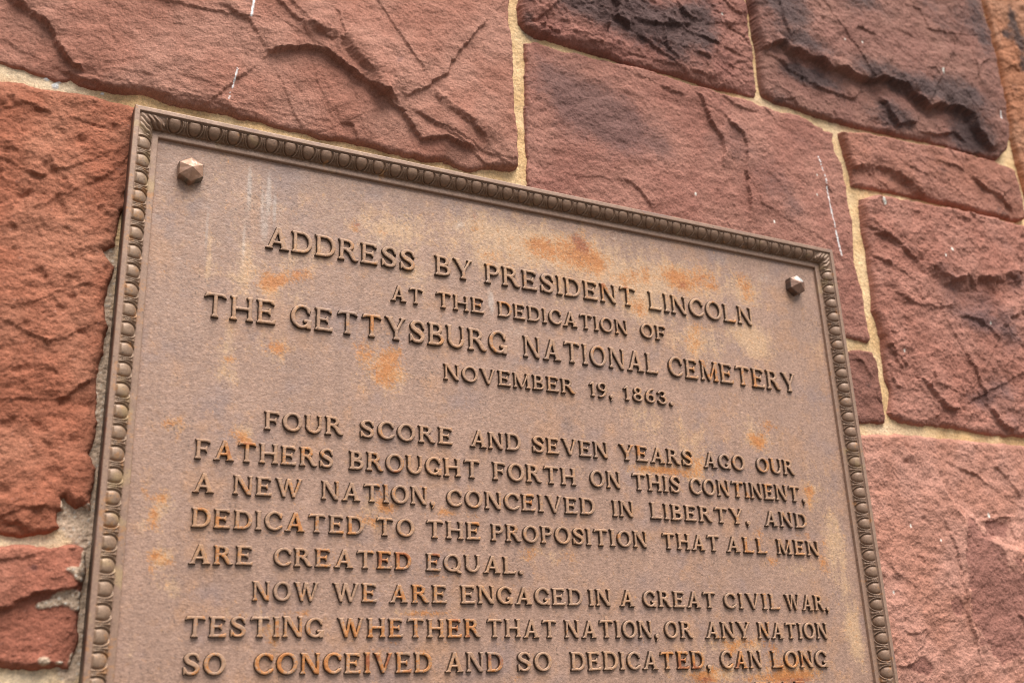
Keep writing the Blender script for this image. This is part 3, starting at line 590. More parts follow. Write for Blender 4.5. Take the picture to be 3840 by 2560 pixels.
def stained(x, z, dep, base, extra=None, oscale=1.0, letter=False):
    """the bronze's colour with a broadly paler upper part: brown patina with ochre, rust, whitish runs and dark pits where the plaque has them"""
    n1 = fbm(x, z, 14, 5, 0.62, seed=301); n2 = fbm(x, z, 3.0, 3, 0.6, seed=305); n3 = fbm(x*2.2, z*0.5, 30, 4, seed=309); n4 = gnoise(x/1.3, z/1.3, 41); n5 = fbm(x, z*0.12, 7, 3, seed=311)
    c = np.repeat(base[None, :], len(x), 0)
    big = fbm(x, z, 110, 3, seed=313)
    c = c*(1+0.07*big+0.07*n3+0.07*n2+0.08*n4+0.05*n5)[:, None]
    c = mixc(c, 0.75*sstep(0.0, 0.8, fbm(x+40, z, 48, 5, 0.6, seed=317)+0.15*n4), base*np.array([0.80, 0.88, 1.05]))
    c = mixc(c, 0.45*sstep(0.05, 0.8, n1*0.7+fbm(x, z, 50, 3, seed=321)+0.2*n4), base*np.array([1.26, 1.10, 0.84]))
    c = mixc(c, 0.35*sstep(0.2, 0.9, fbm(x, z*0.45, 34, 4, 0.6, seed=323)+0.2*n2), base*np.array([1.22, 1.22, 1.25]))
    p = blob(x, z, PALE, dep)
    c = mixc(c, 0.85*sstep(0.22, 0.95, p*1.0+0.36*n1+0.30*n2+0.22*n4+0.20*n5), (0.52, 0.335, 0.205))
    g_ = blob(x, z, GREYW, dep)
    c = mixc(c, 0.55*sstep(0.25, 1.0, g_+0.25*n2+0.15*n1), (0.46, 0.39, 0.35))
    o_ = blob(x, z, [(b_[0], b_[1], b_[2]*1.2, b_[3]*1.2, b_[4]*0.9)+tuple(b_[5:]) for b_ in ORANGE], dep)*oscale
    o_ = o_+0.20*np.clip(p, 0, 1)*(1+fbm(x, z, 24, 3, seed=351))
    if extra is not None:
        o_ = np.maximum(o_*0.6, extra[0])+0.16*(1+1.6*fbm(x, z, 26, 3, seed=353))
    n6 = fbm(x, z, 7, 4, 0.75, seed=361)
    c = mixc(c, (0.85 if extra is not None else 0.80)*sstep(0.30, 1.25, o_*1.15+0.30*n1+0.36*n2+0.62*n4+0.50*n6+0.15*n5-0.06), (0.50, 0.215, 0.06))
    c = mixc(c, 0.6*sstep(0.60, 1.25, o_*0.95+0.4*n2+0.4*n4+0.5*n6), (0.40, 0.130, 0.032))
    r_ = blob(x, z, REDDISH, dep) if extra is None else extra[1]
    c = mixc(c, 0.75*sstep(0.36, 0.85, r_+0.28*n1+0.25*n2), (0.24, 0.062, 0.028))
    d_ = blob(x, z, DARKP, dep)
    sp = gnoise(x/1.7, z/1.7, 77)
    c = mixc(c, sstep(0.62, 0.86, d_*0.55+0.55*sp+0.1*n1), (0.05, 0.038, 0.034))
    c = mixc(c, 0.35*sstep(0.2, 0.8, d_+0.2*n1), (0.16, 0.11, 0.10))
    c = mixc(c, 0.7*sstep(0.50, 0.66, gnoise(x/1.9+9, z/1.9, 31)*0.8+0.25*fbm(x, z, 40, 2, seed=330)), (0.11, 0.075, 0.06))
    return np.clip(c, 0.01, 0.9)

# --- panel
PS = 1.05
xs = np.linspace(IN0-0.6, PW-IN0+0.6, int((PW-2*IN0)/PS)); zs = np.concatenate([np.linspace(-IN0+0.6, -560, 510), np.linspace(-565, -PH+IN0-0.6, 60)])
gx, gz = np.meshgrid(xs, zs)
x, z = gx.ravel(), gz.ravel()
y = PAN_Y-0.25*fbm(x, z, 60, 3, seed=340)-0.10*fbm(x, z, 8, 3, seed=343)
pc = D(1408, 541, PAN_Y); rr = np.hypot(x-pc[0], z-pc[1])
y = y-0.5*np.exp(-((rr-4.6)/0.9)**2)+0.2*(rr < 4)
n_, m_ = gx.shape
ii = np.arange(n_*m_).reshape(n_, m_)
q = np.stack([ii[:-1, :-1], ii[1:, :-1], ii[1:, 1:], ii[:-1, 1:]], -1).reshape(-1, 4)
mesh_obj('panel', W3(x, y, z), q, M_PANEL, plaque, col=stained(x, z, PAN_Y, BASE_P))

# --- frame: lip, egg-and-dart moulding, fillet, step; one rail per side, mitred
P1 = np.array([LIPW+0.35, 2.0]); P2 = np.array([LIPW+BANDW-0.2, FIL_Y-0.2])
CH = np.hypot(*(P2-P1)); CD = (P2-P1)/CH; CN = np.array([CD[1], -CD[0]])
prof = [(0.0, WALLY+0.5, None), (0.0, 8.0, None), (0.0, 0.7, None), (0.12, 0.25, None), (0.45, 0.0, None)]
prof += [(t, 0.0, None) for t in np.linspace(1.0, LIPW-0.5, 6)] + [(LIPW-0.12, 0.12, None), (LIPW, 0.5, None), (LIPW+0.1, 2.2, None)]
for v in np.linspace(0.3, CH-0.2, 36):
    b = P1+CD*v+CN*(1.5*math.sin(math.pi*v/CH))
    prof.append((b[0], b[1], v))
prof += [(LIPW+BANDW-0.1, FIL_Y+0.25, None), (LIPW+BANDW+0.35, FIL_Y-0.1, None)]
prof += [(t, FIL_Y-0.15*math.sin(math.pi*(t-LIPW-BANDW)/FILW), None) for t in np.linspace(LIPW+BANDW+0.7, IN0-0.4, 6)]
prof += [(IN0-0.1, FIL_Y+0.25, None), (IN0, FIL_Y+0.6, None), (IN0+0.15, PAN_Y-0.4, None), (IN0+0.35, PAN_Y+0.4, None)]

def esd(px, pv, a, b):
    k0 = np.hypot(px/a, pv/b); k1 = np.hypot(px/a/a, pv/b/b)
    return k0*(k0-1)/(k1+1e-6)

def relief(s, v, first, pitch, L, seed):
    n = round((L-2*first)/pitch)
    k = np.clip(np.round((s-first)/pitch), 0, n)
    ds = s-first-k*pitch
    wob = 0.25*np.sin(k*2.3+seed)
    egg = np.clip(1-(ds/5.05)**2-((v-4.6+wob*0.4)/7.4)**2, 0, 1)
    r = 1.85*egg**0.45
    e = esd(ds, v-3.8, 6.7, 9.6)
    r = np.maximum(r, 1.6*np.exp(-(e/0.58)**2)*sstep(0.2, 1.2, v))
    # dart between two shells
    dd = np.abs(np.abs(ds)-pitch/2)
    r = np.maximum(r, 1.7*np.exp(-(dd/(0.40+0.03*v))**2)*sstep(0.6, 1.6, v)*sstep(13.2, 12.2, v))
    r = np.maximum(r, 0.8*np.exp(-((v-11.2-0.9*dd+1.2)/0.55)**2)*(dd < 2.2)*(dd > 0.3))
    e2 = esd(ds, v-4.6, 5.05, 7.4)
    r = r-0.9*np.exp(-((e2-0.55)/0.45)**2)
    return r

def leaf(q, v):
    """corner leaf: folded lobes fanning from the mitre"""
    a = q*0.9+v*0.25
    lob = np.abs(np.sin(a*0.78+0.4*np.sin(v*0.9)))
    edge = np.sin(np.clip(v/CH, 0, 1)*math.pi)
    return (1.1+1.5*edge)*(0.35+0.65*lob)*sstep(14.5, 11.5, q)+0.5*np.exp(-(q/0.9)**2)*edge

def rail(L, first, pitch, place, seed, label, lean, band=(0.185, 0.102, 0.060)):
    ns = int(L/0.55)
    T = np.array([p[0] for p in prof]); Y = np.array([p[1] for p in prof])
    isb = np.array([p[2] is not None for p in prof]); Vv = np.array([p[2] if p[2] is not None else 0 for p in prof])
    u = np.linspace(0, 1, ns)
    S_ = T[None, :]+u[:, None]*(L-2*T[None, :])
    TT = np.repeat(T[None, :], ns, 0); YY = np.repeat(Y[None, :], ns, 0).copy(); VV = np.repeat(Vv[None, :], ns, 0)
    bm_ = np.repeat(isb[None, :], ns, 0)
    q = np.minimum(S_, L-S_)-TT
    lm = np.minimum(S_, L-S_) < first-pitch/2+0.6
    rel = np.where(lm, leaf(q, VV), relief(S_, VV, first, pitch, L, seed))
    rel = rel*sstep(0.0, 0.8, VV)*sstep(CH, CH-1.0, VV)*bm_
    rel = rel*(1+0.10*fbm(S_, VV, 30, 2, seed=seed))+0.10*fbm(S_*1.0, VV*1.0, 4, 3, seed=seed+4)*bm_
    t2, y2 = TT+CN[0]*rel, YY+CN[1]*rel
    rough = 0.10*fbm(S_, TT, 12, 3, seed=seed+7)
    y2 = y2+rough*(Y[None, :] < 16)
    X, Z = place(S_, t2)
    n_, m_ = S_.shape
    ii = np.arange(n_*m_).reshape(n_, m_)
    quads = np.stack([ii[:-1, :-1], ii[:-1, 1:], ii[1:, 1:], ii[1:, :-1]], -1).reshape(-1, 4)
    x, z, yv = X.ravel(), Z.ravel(), y2.ravel()
    # colour
    sv, tv = S_.ravel(), TT.ravel(); bv = bm_.ravel()
    n1 = fbm(sv, tv, 10, 4, 0.6, seed=seed+11); n2 = fbm(sv, tv, 2.6, 3, seed=seed+14); n3 = fbm(sv, tv*0.3, 60, 3, seed=seed+17)
    c = np.repeat(np.array([[0.30, 0.187, 0.135]]), len(sv), 0)*(1+0.12*n1+0.10*n2)[:, None]
    c = mixc(c, 0.8*bv.astype(float), band)  # moulding colour differs by rail: shade painted into the top one
    lipm = (tv < LIPW)
    c = mixc(c, lipm*0.7*sstep(0.05, 0.6, n1*0.6+n3*0.9+0.1-0.16*tv), (0.17, 0.105, 0.105))
    c = mixc(c, lipm*0.6*sstep(0.2, 0.7, -n1*0.7+0.4*n2), (0.36, 0.23, 0.14))
    rust = sstep(0.25, 0.75, n1*0.8+0.5*n3+0.35*n2+lean)
    c = mixc(c, rust*np.where(bv, 0.55, 0.6), (0.42, 0.19, 0.06))
    c = mixc(c, 0.5*sstep(0.3, 0.8, fbm(sv+50, tv, 26, 4, seed=seed+21)+lean*0.6), (0.44, 0.31, 0.15))
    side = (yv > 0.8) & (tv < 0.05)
    c = mixc(c, side.astype(float)*0.9, (0.050, 0.026, 0.018))  # shade of the outer side painted into the rail colour
    c = mixc(c, 0.8*sstep(0.62, 0.78, gnoise(sv/1.5, tv/1.5, seed)), (0.08, 0.055, 0.045))
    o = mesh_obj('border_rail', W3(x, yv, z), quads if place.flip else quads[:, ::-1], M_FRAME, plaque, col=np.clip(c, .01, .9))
    tag(o, label)

class Pl:
    def __init__(self, fn, flip): self.fn, self.flip = fn, flip
    def __call__(self, s, t): return self.fn(s, t)
FT, PT = 32.6, (PW-65.2)/42
FS, PSd = 32.3, (PH-64.6)/57
rail(PW, FT, PT, Pl(lambda s, t: (s, -t), True), 401, 'top rail of the plaque border, darkest in the moulding', -0.25)  # moulding darkened in its colour for the shade of a down-facing surface
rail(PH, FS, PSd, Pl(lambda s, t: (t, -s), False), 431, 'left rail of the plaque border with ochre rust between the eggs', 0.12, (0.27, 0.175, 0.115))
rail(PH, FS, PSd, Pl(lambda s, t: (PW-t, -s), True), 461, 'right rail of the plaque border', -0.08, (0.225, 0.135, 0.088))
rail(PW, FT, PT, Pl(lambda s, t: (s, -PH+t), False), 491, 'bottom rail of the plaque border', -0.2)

# --- bolts
def bolt(px, pz, rot, label, tint, seed):
    rs = np.random.RandomState(seed)
    rings = [(11.3, PAN_Y+0.3), (11.6, PAN_Y-1.0), (11.4, 4.6), (11.0, 4.0), (10.6, 3.7)]
    K = 16
    V, cx_ = [], []
    hexa = [(math.cos(math.radians(rot+60*i)), math.sin(math.radians(rot+60*i))) for i in range(6)]
    def hexring(r, y):
        pts = []
        for i in range(6):
            a, b = np.array(hexa[i])*r, np.array(hexa[(i+1) % 6])*r
            for j in range(K):
                pts.append(a+(b-a)*j/K)
        return np.array(pts), y
    allr = [hexring(r, y) for r, y in rings]
    for f in np.linspace(0.9, 0.06, 9):
        allr.append(hexring(10.6*f, 3.7-5.2*(1-f)**1.03))
    allr.append(hexring(0.02, -1.35))
    n = 6*K
    for p, y in allr:
        for a in p:
            V.append((px+a[0], y, pz+a[1]))
    V = np.array(V)
    V[:, 0] += 0.10*gnoise(V[:, 0]/3, V[:, 2]/3, seed); V[:, 1] += 0.12*gnoise(V[:, 0]/3.3, V[:, 2]/3.3, seed+5)
    F = []
    for r in range(len(allr)-1):
        for j in range(n):
            F.append((r*n+j, r*n+(j+1) % n, (r+1)*n+(j+1) % n, (r+1)*n+j))
    x, y, z = V.T
    n1 = fbm(x, z, 9, 4, seed=seed+20); n2 = fbm(x, z, 2.5, 3, seed=seed+23)
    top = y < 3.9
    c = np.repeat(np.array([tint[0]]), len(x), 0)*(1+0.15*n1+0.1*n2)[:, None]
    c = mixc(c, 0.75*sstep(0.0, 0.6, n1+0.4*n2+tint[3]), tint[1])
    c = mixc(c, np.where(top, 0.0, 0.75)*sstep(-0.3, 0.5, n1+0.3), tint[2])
    wt = blob_mm(x, z, [(px+2.5, pz+5.5, 5.5, 3.6, tint[4])])
    c = mixc(c, sstep(0.35, 0.8, wt+0.25*n2)*top, (0.55, 0.56, 0.55))
    o = mesh_obj('bolt', W3(x, y, z), np.array(F)[:, ::-1], M_BOLT, plaque, col=np.clip(c, .01, .9), sharp=14)
    tag(o, label)

def blob_mm(x, z, lst):
    return sum(b[4]*np.exp(-((x-b[0])/b[2])**2-((z-b[1])/b[3])**2) for b in lst)

bolt(48.6, -47.6, 32, 'hexagonal bolt head with pink copper patina and green flanks', [(0.34, 0.19, 0.125), (0.48, 0.29, 0.215), (0.06, 0.085, 0.07), 0.15, 0.5], 21)
bolt(694.8, -48.9, 26, 'hexagonal bolt head with a whitish upper facet', [(0.23, 0.125, 0.088), (0.19, 0.10, 0.075), (0.06, 0.055, 0.05), 0.0, 1.3], 57)

# ------------------------------------------------------------------ raised letters
def conv(*pts):
    P_ = np.array(pts, float)
    A = 0.5*np.sum(P_[:, 0]*np.roll(P_[:, 1], -1)-np.roll(P_[:, 0], -1)*P_[:, 1])
    if A < 0:
        P_ = P_[::-1]
    def f(x, y):
        d = np.full(x.shape, -1e9)
        for i in range(len(P_)):
            a, b = P_[i], P_[(i+1) % len(P_)]
            e = b-a; l = math.hypot(*e)
            if l > 1e-6:
                d = np.maximum(d, ((x-a[0])*e[1]-(y-a[1])*e[0])/l)
        return d
    return f
def ell(cx, cy, rx, ry):
    return lambda x, y: esd(x-cx, y-cy, rx, ry)
def ring(cx, cy, rx, ry, tx, ty):
    o, i = ell(cx, cy, rx, ry), ell(cx, cy, rx-tx, ry-ty)
    return lambda x, y: np.maximum(o(x, y), -i(x, y))
def cut(f, g_):
    return lambda x, y: np.maximum(f(x, y), -g_(x, y))
def half(f, nx, ny, c):
    return lambda x, y: np.maximum(f(x, y), c-(nx*x+ny*y))
def curve(pts):
    """stroke through points (x, y, width)"""
    p = np.array(pts, float)
    e = np.vstack([2*p[0]-p[1], p, 2*p[-1]-p[-2]])
    out = []
    for i in range(1, len(e)-2):
        for t in np.linspace(0, 1, 7)[:-1]:
            out.append(0.5*((2*e[i])+(-e[i-1]+e[i+1])*t+(2*e[i-1]-5*e[i]+4*e[i+1]-e[i+2])*t*t+(-e[i-1]+3*e[i]-3*e[i+1]+e[i+2])*t**3))
    out.append(p[-1])
    o = np.array(out)
    def f(x, y):
        d = np.full(x.shape, 1e9)
        for i in range(len(o)-1):
            a, b = o[i], o[i+1]
            ex, ey = b[0]-a[0], b[1]-a[1]
            t = np.clip(((x-a[0])*ex+(y-a[1])*ey)/(ex*ex+ey*ey+1e-12), 0, 1)
            d = np.minimum(d, np.hypot(x-a[0]-t*ex, y-a[1]-t*ey)-0.5*(a[2]+t*(b[2]-a[2])))
        return d
    return f

def font(st, th):
    """roman capitals with small flared serifs, low-waisted E and drooping T arms; st and th are stem and thin strokes in cap heights"""
    s2 = st/2; sf = 0.062
    def stem(x, w=st, y0=0.0, y1=1.0, b=sf, t=sf):
        r = [conv((x-w/2, y0), (x+w/2, y0), (x+w/2-.008, (y0+y1)/2), (x+w/2, y1), (x-w/2, y1), (x-w/2+.008, (y0+y1)/2))]
        if b: r.append(conv((x-w/2-b, y0), (x+w/2+b, y0), (x+w/2+b*.7, y0+.055), (x+w/2-.01, y0+.13), (x-w/2+.01, y0+.13), (x-w/2-b*.7, y0+.055)))
        if t: r.append(conv((x-w/2-t, y1), (x+w/2+t*.6, y1), (x+w/2-.01, y1-.10), (x-w/2+.01, y1-.12), (x-w/2-t*.8, y1-.05)))
        return r
    bar = lambda x0, x1, y0, y1: conv((x0, y0), (x1, y0), (x1, y1), (x0, y1))
    G = {}
    X = s2+sf
    G['A'] = (0.98, [conv((.085, 0), (.235, 0), (.57, .98), (.44, 1.0)), conv((.68, 0), (.90, 0), (.585, 1.0), (.435, 1.0)), bar(.24, .74, .25, .25+th*.85),
                     conv((0, 0), (.31, 0), (.26, .055), (.2, .10), (.13, .10), (.03, .045)), conv((.60, 0), (.98, 0), (.95, .05), (.86, .10), (.70, .10), (.64, .045))])
    def bowl(cx, cy, rx, ry, x0):
        return [half(ring(cx, cy, rx, ry, st, th), 1, 0, cx), bar(x0, cx+.01, cy+ry-th, cy+ry), bar(x0, cx+.01, cy-ry, cy-ry+th)]
    G['B'] = (0.74, stem(X, b=sf, t=sf)+bowl(.37, .75, .29, .25, X)+bowl(.38, .275, .36, .275, X))
    Cr = ring(.46, .5, .46, .51, st, th)
    G['C'] = (0.84, [cut(Cr, conv((.60, .27), (1.3, .10), (1.3, .92), (.60, .70))), conv((.70, .66), (.80, .62), (.80, .93), (.66, .86)), conv((.62, .10), (.84, .20), (.80, .30), (.62, .16))])
    G['D'] = (0.88, stem(X)+[half(ring(.42, .5, .46, .5, st, th), 1, 0, .42), bar(X, .43, 0, th), bar(X, .43, 1-th, 1)])
    eb = [bar(X, .60, 1-th, 1), conv((.46, 1), (.70, 1), (.735, .70), (.675, .69), (.60, .83), (.45, .88)), bar(X, .50, .45, .45+th*.85), conv((.44, .50), (.50, .62), (.565, .66), (.575, .34), (.515, .38), (.44, .47))]
    G['E'] = (0.80, stem(X)+eb+[bar(X, .70, 0, th), conv((.50, 0), (.755, 0), (.80, .30), (.735, .30), (.66, .16), (.50, .11))])
    G['F'] = (0.74, stem(X)+eb)
    G['G'] = (0.88, [cut(Cr, conv((.60, .30), (1.3, .02), (1.3, .92), (.60, .70))), conv((.70, .66), (.80, .62), (.80, .93), (.66, .86)), conv((.68, -.01), (.86, -.01), (.87, .36), (.69, .36)), conv((.60, .30), (.88, .30), (.88, .38), (.60, .38)), ell(.62, .315, .075, .075)])
    G['H'] = (0.94, stem(X)+stem(.94-X)+[bar(X, .94-X, .44, .44+th)])
    G['I'] = (2*X, stem(X))
    G['L'] = (0.74, stem(X)+[bar(X, .66, 0, th), conv((.46, 0), (.69, 0), (.745, .30), (.68, .30), (.61, .16), (.46, .11))])
    tn = th*.95
    G['M'] = (1.08, stem(.12, tn)+stem(.93, st)+[conv((.06, 1), (.06+st*1.15, 1), (.58, .08), (.50, .0), (.43, .08)), conv((.90-tn*.2, 1), (.98, 1), (.59, .06), (.50, .0)), ])
    G['N'] = (0.92, stem(.11, tn)+stem(.79, tn, b=0)+[conv((.03, 1), (.03+st*1.3, 1), (.79+tn/2, 0), (.79-tn/2-.07, 0))])
    G['O'] = (0.94, [ring(.47, .5, .47, .515, st, th)])
    G['Q'] = (0.98, [ring(.47, .5, .47, .515, st, th), conv((.46, .20), (.60, .24), (.99, -.04), (.95, -.10), (.78, -.09))])
    G['P'] = (0.72, stem(X)+bowl(.38, .715, .34, .285, X))
    G['R'] = (0.88, stem(X)+bowl(.37, .735, .32, .265, X)+[curve([(.42, .47, .15), (.54, .38, .17), (.62, .24, .18), (.70, .10, .17), (.80, .045, .10), (.88, .075, .055)])])
    G['S'] = (0.74, [curve([(.63, .76, .10), (.55, .895, .115), (.38, .945, .125), (.20, .885, .16), (.125, .74, .185), (.22, .60, .20), (.40, .505, .215), (.555, .395, .20), (.605, .255, .185), (.53, .11, .15), (.36, .055, .125), (.19, .10, .115), (.09, .25, .10)]),
                     conv((.60, .66), (.685, .64), (.685, .98), (.60, .90)), conv((.02, .36), (.105, .36), (.13, .10), (.04, .01))])
    G['T'] = (0.94, stem(.47, t=0)+[bar(.12, .82, 1-th, 1), conv((.0, .74), (.065, .72), (.17, .86), (.30, .90), (.30, 1), (.10, 1)), conv((.94, .74), (.875, .72), (.77, .86), (.64, .90), (.64, 1), (.84, 1))])
    G['U'] = (0.90, stem(X, y0=.36, b=0)+stem(.90-X+.01, th, y0=.36, b=0)+[half(ring(.45, .38, .45-sf+.0, .395, st*.97, th), 0, -1, -.385)])
    sv = lambda x0, x1: conv((x0, 1), (x1, 1), (x1-.04, .95), (x1-.08, .92), (x0+.08, .92), (x0+.04, .95))
    G['V'] = (0.94, [conv((.05, 1), (.05+st*1.25, 1), (.56, 0), (.42, 0)), conv((.77, 1), (.77+tn, 1), (.55, 0), (.44, 0)), sv(0, .36), sv(.68, .94)])
    G['W'] = (1.34, [conv((.05, 1), (.05+st*1.1, 1), (.50, 0), (.36, 0)), conv((.55, .98), (.68, .98), (.48, 0), (.38, 0)), conv((.55, .98), (.55+st*1.05, .98), (.97, 0), (.84, 0)), conv((1.16, 1), (1.16+tn, 1), (.96, 0), (.85, 0)), sv(0, .34), sv(1.08, 1.34)])
    G['Y'] = (0.94, stem(.48, y1=.48, t=0)+[conv((.05, 1), (.05+st*1.25, 1), (.48+s2, .46), (.48-s2, .36)), conv((.76, 1), (.76+tn, 1), (.48+s2, .40), (.46, .42)), sv(0, .36), sv(.66, .94)])
    G['1'] = (0.46, stem(.26, t=0)+[conv((.02, .80), (.05, .76), (.26, .86), (.26, 1), (.2, 1))])
    G['8'] = (0.68, [ring(.34, .745, .27, .255, st*.9, th), ring(.34, .27, .34, .275, st*.95, th)])
    six = [ring(.34, .30, .34, .305, st*.95, th), curve([(.10, .34, .17), (.12, .58, .17), (.24, .82, .15), (.40, .94, .12), (.56, .97, .10)])]
    G['6'] = (0.68, six)
    G['9'] = (0.68, [(lambda f: (lambda x, y: f(.68-x, 1-y)))(k) for k in six])
    G['3'] = (0.64, [curve([(.06, .80, .14), (.18, .91, .13), (.36, .93, .13), (.50, .83, .16), (.50, .68, .16), (.36, .55, .12), (.26, .535, .11)]), curve([(.26, .535, .11), (.44, .49, .15), (.56, .34, .18), (.52, .15, .17), (.34, .055, .13), (.15, .09, .13), (.06, .22, .14)])])
    G['.'] = (0.26, [ell(.13, .105, .13, .13)])
    G[','] = (0.30, [ell(.16, .10, .13, .13), conv((.20, .12), (.29, .08), (.20, -.13), (.06, -.21), (.13, -.08))])
    return G

def glyph_mesh(w, prims, bev=0.036):
    g_ = 1/40.0
    xs = np.arange(-0.10, w+0.14, g_); ys = np.arange(-0.30, 1.10, g_)
    gx, gy = np.meshgrid(xs, ys)
    x, y = gx.ravel(), gy.ravel()
    k = 0.028
    d = None
    for p in prims:
        q = p(x, y)
        if d is None:
            d = q
        else:
            hh = np.clip(0.5+0.5*(q-d)/k, 0, 1)
            d = q*(1-hh)+d*hh-k*hh*(1-hh)*0.8
    d = d+0.006*gnoise(x*7, y*7, int(w*1000) % 200)
    d = np.where(np.abs(d) < 1e-5, 1e-5, d); d = np.where(np.abs(d+bev) < 1e-5, -bev+1e-5, d)
    V = [tuple(v) for v in np.stack([x, y, d], 1)]
    n, m_ = gx.shape
    T = []
    dd = d.reshape(n, m_)
    cell = np.minimum.reduce([dd[:-1, :-1], dd[:-1, 1:], dd[1:, 1:], dd[1:, :-1]]) < 0
    for j, i in zip(*np.where(cell)):
        a, b, c, e = j*m_+i, j*m_+i+1, (j+1)*m_+i+1, (j+1)*m_+i
        if (i+j) % 2: T += [(a, b, c), (a, c, e)]
        else: T += [(a, b, e), (b, c, e)]
    for lev in (-bev, 0.0):
        cache, out = {}, []
        def mid(a, b):
            key = (min(a, b), max(a, b))
            if key not in cache:
                t = (lev-V[a][2])/(V[b][2]-V[a][2])
                V.append((V[a][0]+t*(V[b][0]-V[a][0]), V[a][1]+t*(V[b][1]-V[a][1]), lev))
                cache[key] = len(V)-1
            return cache[key]
        for t in T:
            sg = [V[i][2]-lev for i in t]
            pos = [s > 1e-9 for s in sg]; neg = [s < -1e-9 for s in sg]
            if not any(pos) or not any(neg):
                out.append(t); continue
            if any(not p and not q for p, q in zip(pos, neg)):       # one corner lies on the level
                kz = [i for i in range(3) if not pos[i] and not neg[i]][0]
                a, b, c = t[kz], t[(kz+1) % 3], t[(kz+2) % 3]
                mm = mid(b, c)
                out += [(a, b, mm), (a, mm, c)]; continue
            k1 = [i for i in range(3) if pos[i] != pos[(i+1) % 3] and pos[i] != pos[(i+2) % 3]][0]
            a, b, c = t[k1], t[(k1+1) % 3], t[(k1+2) % 3]
            ab, ac = mid(a, b), mid(a, c)
            out += [(a, ab, ac), (ab, b, c), (ab, c, ac)]
        T = out
    T = [t for t in T if (V[t[0]][2]+V[t[1]][2]+V[t[2]][2])/3 < 0]
    ed = {}
    for t in T:
        for a, b in ((t[0], t[1]), (t[1], t[2]), (t[2], t[0])):
            ed[(a, b)] = ed.get((a, b), 0)+1
    bnd = [e for e in ed if (e[1], e[0]) not in ed]
    used = sorted({i for t in T for i in t})
    rm = {u: i for i, u in enumerate(used)}
    P_ = np.array([V[u] for u in used])
    hgt = np.where(P_[:, 2] <= -bev+1e-6, 1.0, 0.86+0.14*np.clip(-P_[:, 2]/bev, 0, 1))
    nrm = np.zeros((len(used), 2))
    for a, b in bnd:
        e = P_[rm[b], :2]-P_[rm[a], :2]
        v = np.array([e[1], -e[0]])/(np.hypot(*e)+1e-9)
        nrm[rm[a]] += v; nrm[rm[b]] += v
    bv = sorted({rm[i] for e in bnd for i in e})
    low = {b: len(used)+i for i, b in enumerate(bv)}
    nn = nrm[bv]/(np.linalg.norm(nrm[bv], axis=1, keepdims=True)+1e-9)
    PV = np.concatenate([np.column_stack([P_[:, :2], hgt]), np.column_stack([P_[bv, :2]+0.004*nn, np.full(len(bv), 0.74)]), np.column_stack([P_[bv, :2]+0.035*nn, np.full(len(bv), -0.1)])])
    nb = len(bv)
    tri = np.array([[rm[i] for i in t] for t in T])
    qd = np.array([[rm[a], low[rm[a]], low[rm[b]], rm[b]] for a, b in bnd]+[[low[rm[a]], low[rm[a]]+nb, low[rm[b]]+nb, low[rm[b]]] for a, b in bnd])
    return w, PV, tri, qd

FONTS = [font(0.160, 0.112), font(0.185, 0.135)]
CACHE = {}
def glyph(ch, k):
    if (ch, k) not in CACHE:
        CACHE[(ch, k)] = glyph_mesh(*FONTS[k][ch])
    return CACHE[(ch, k)]

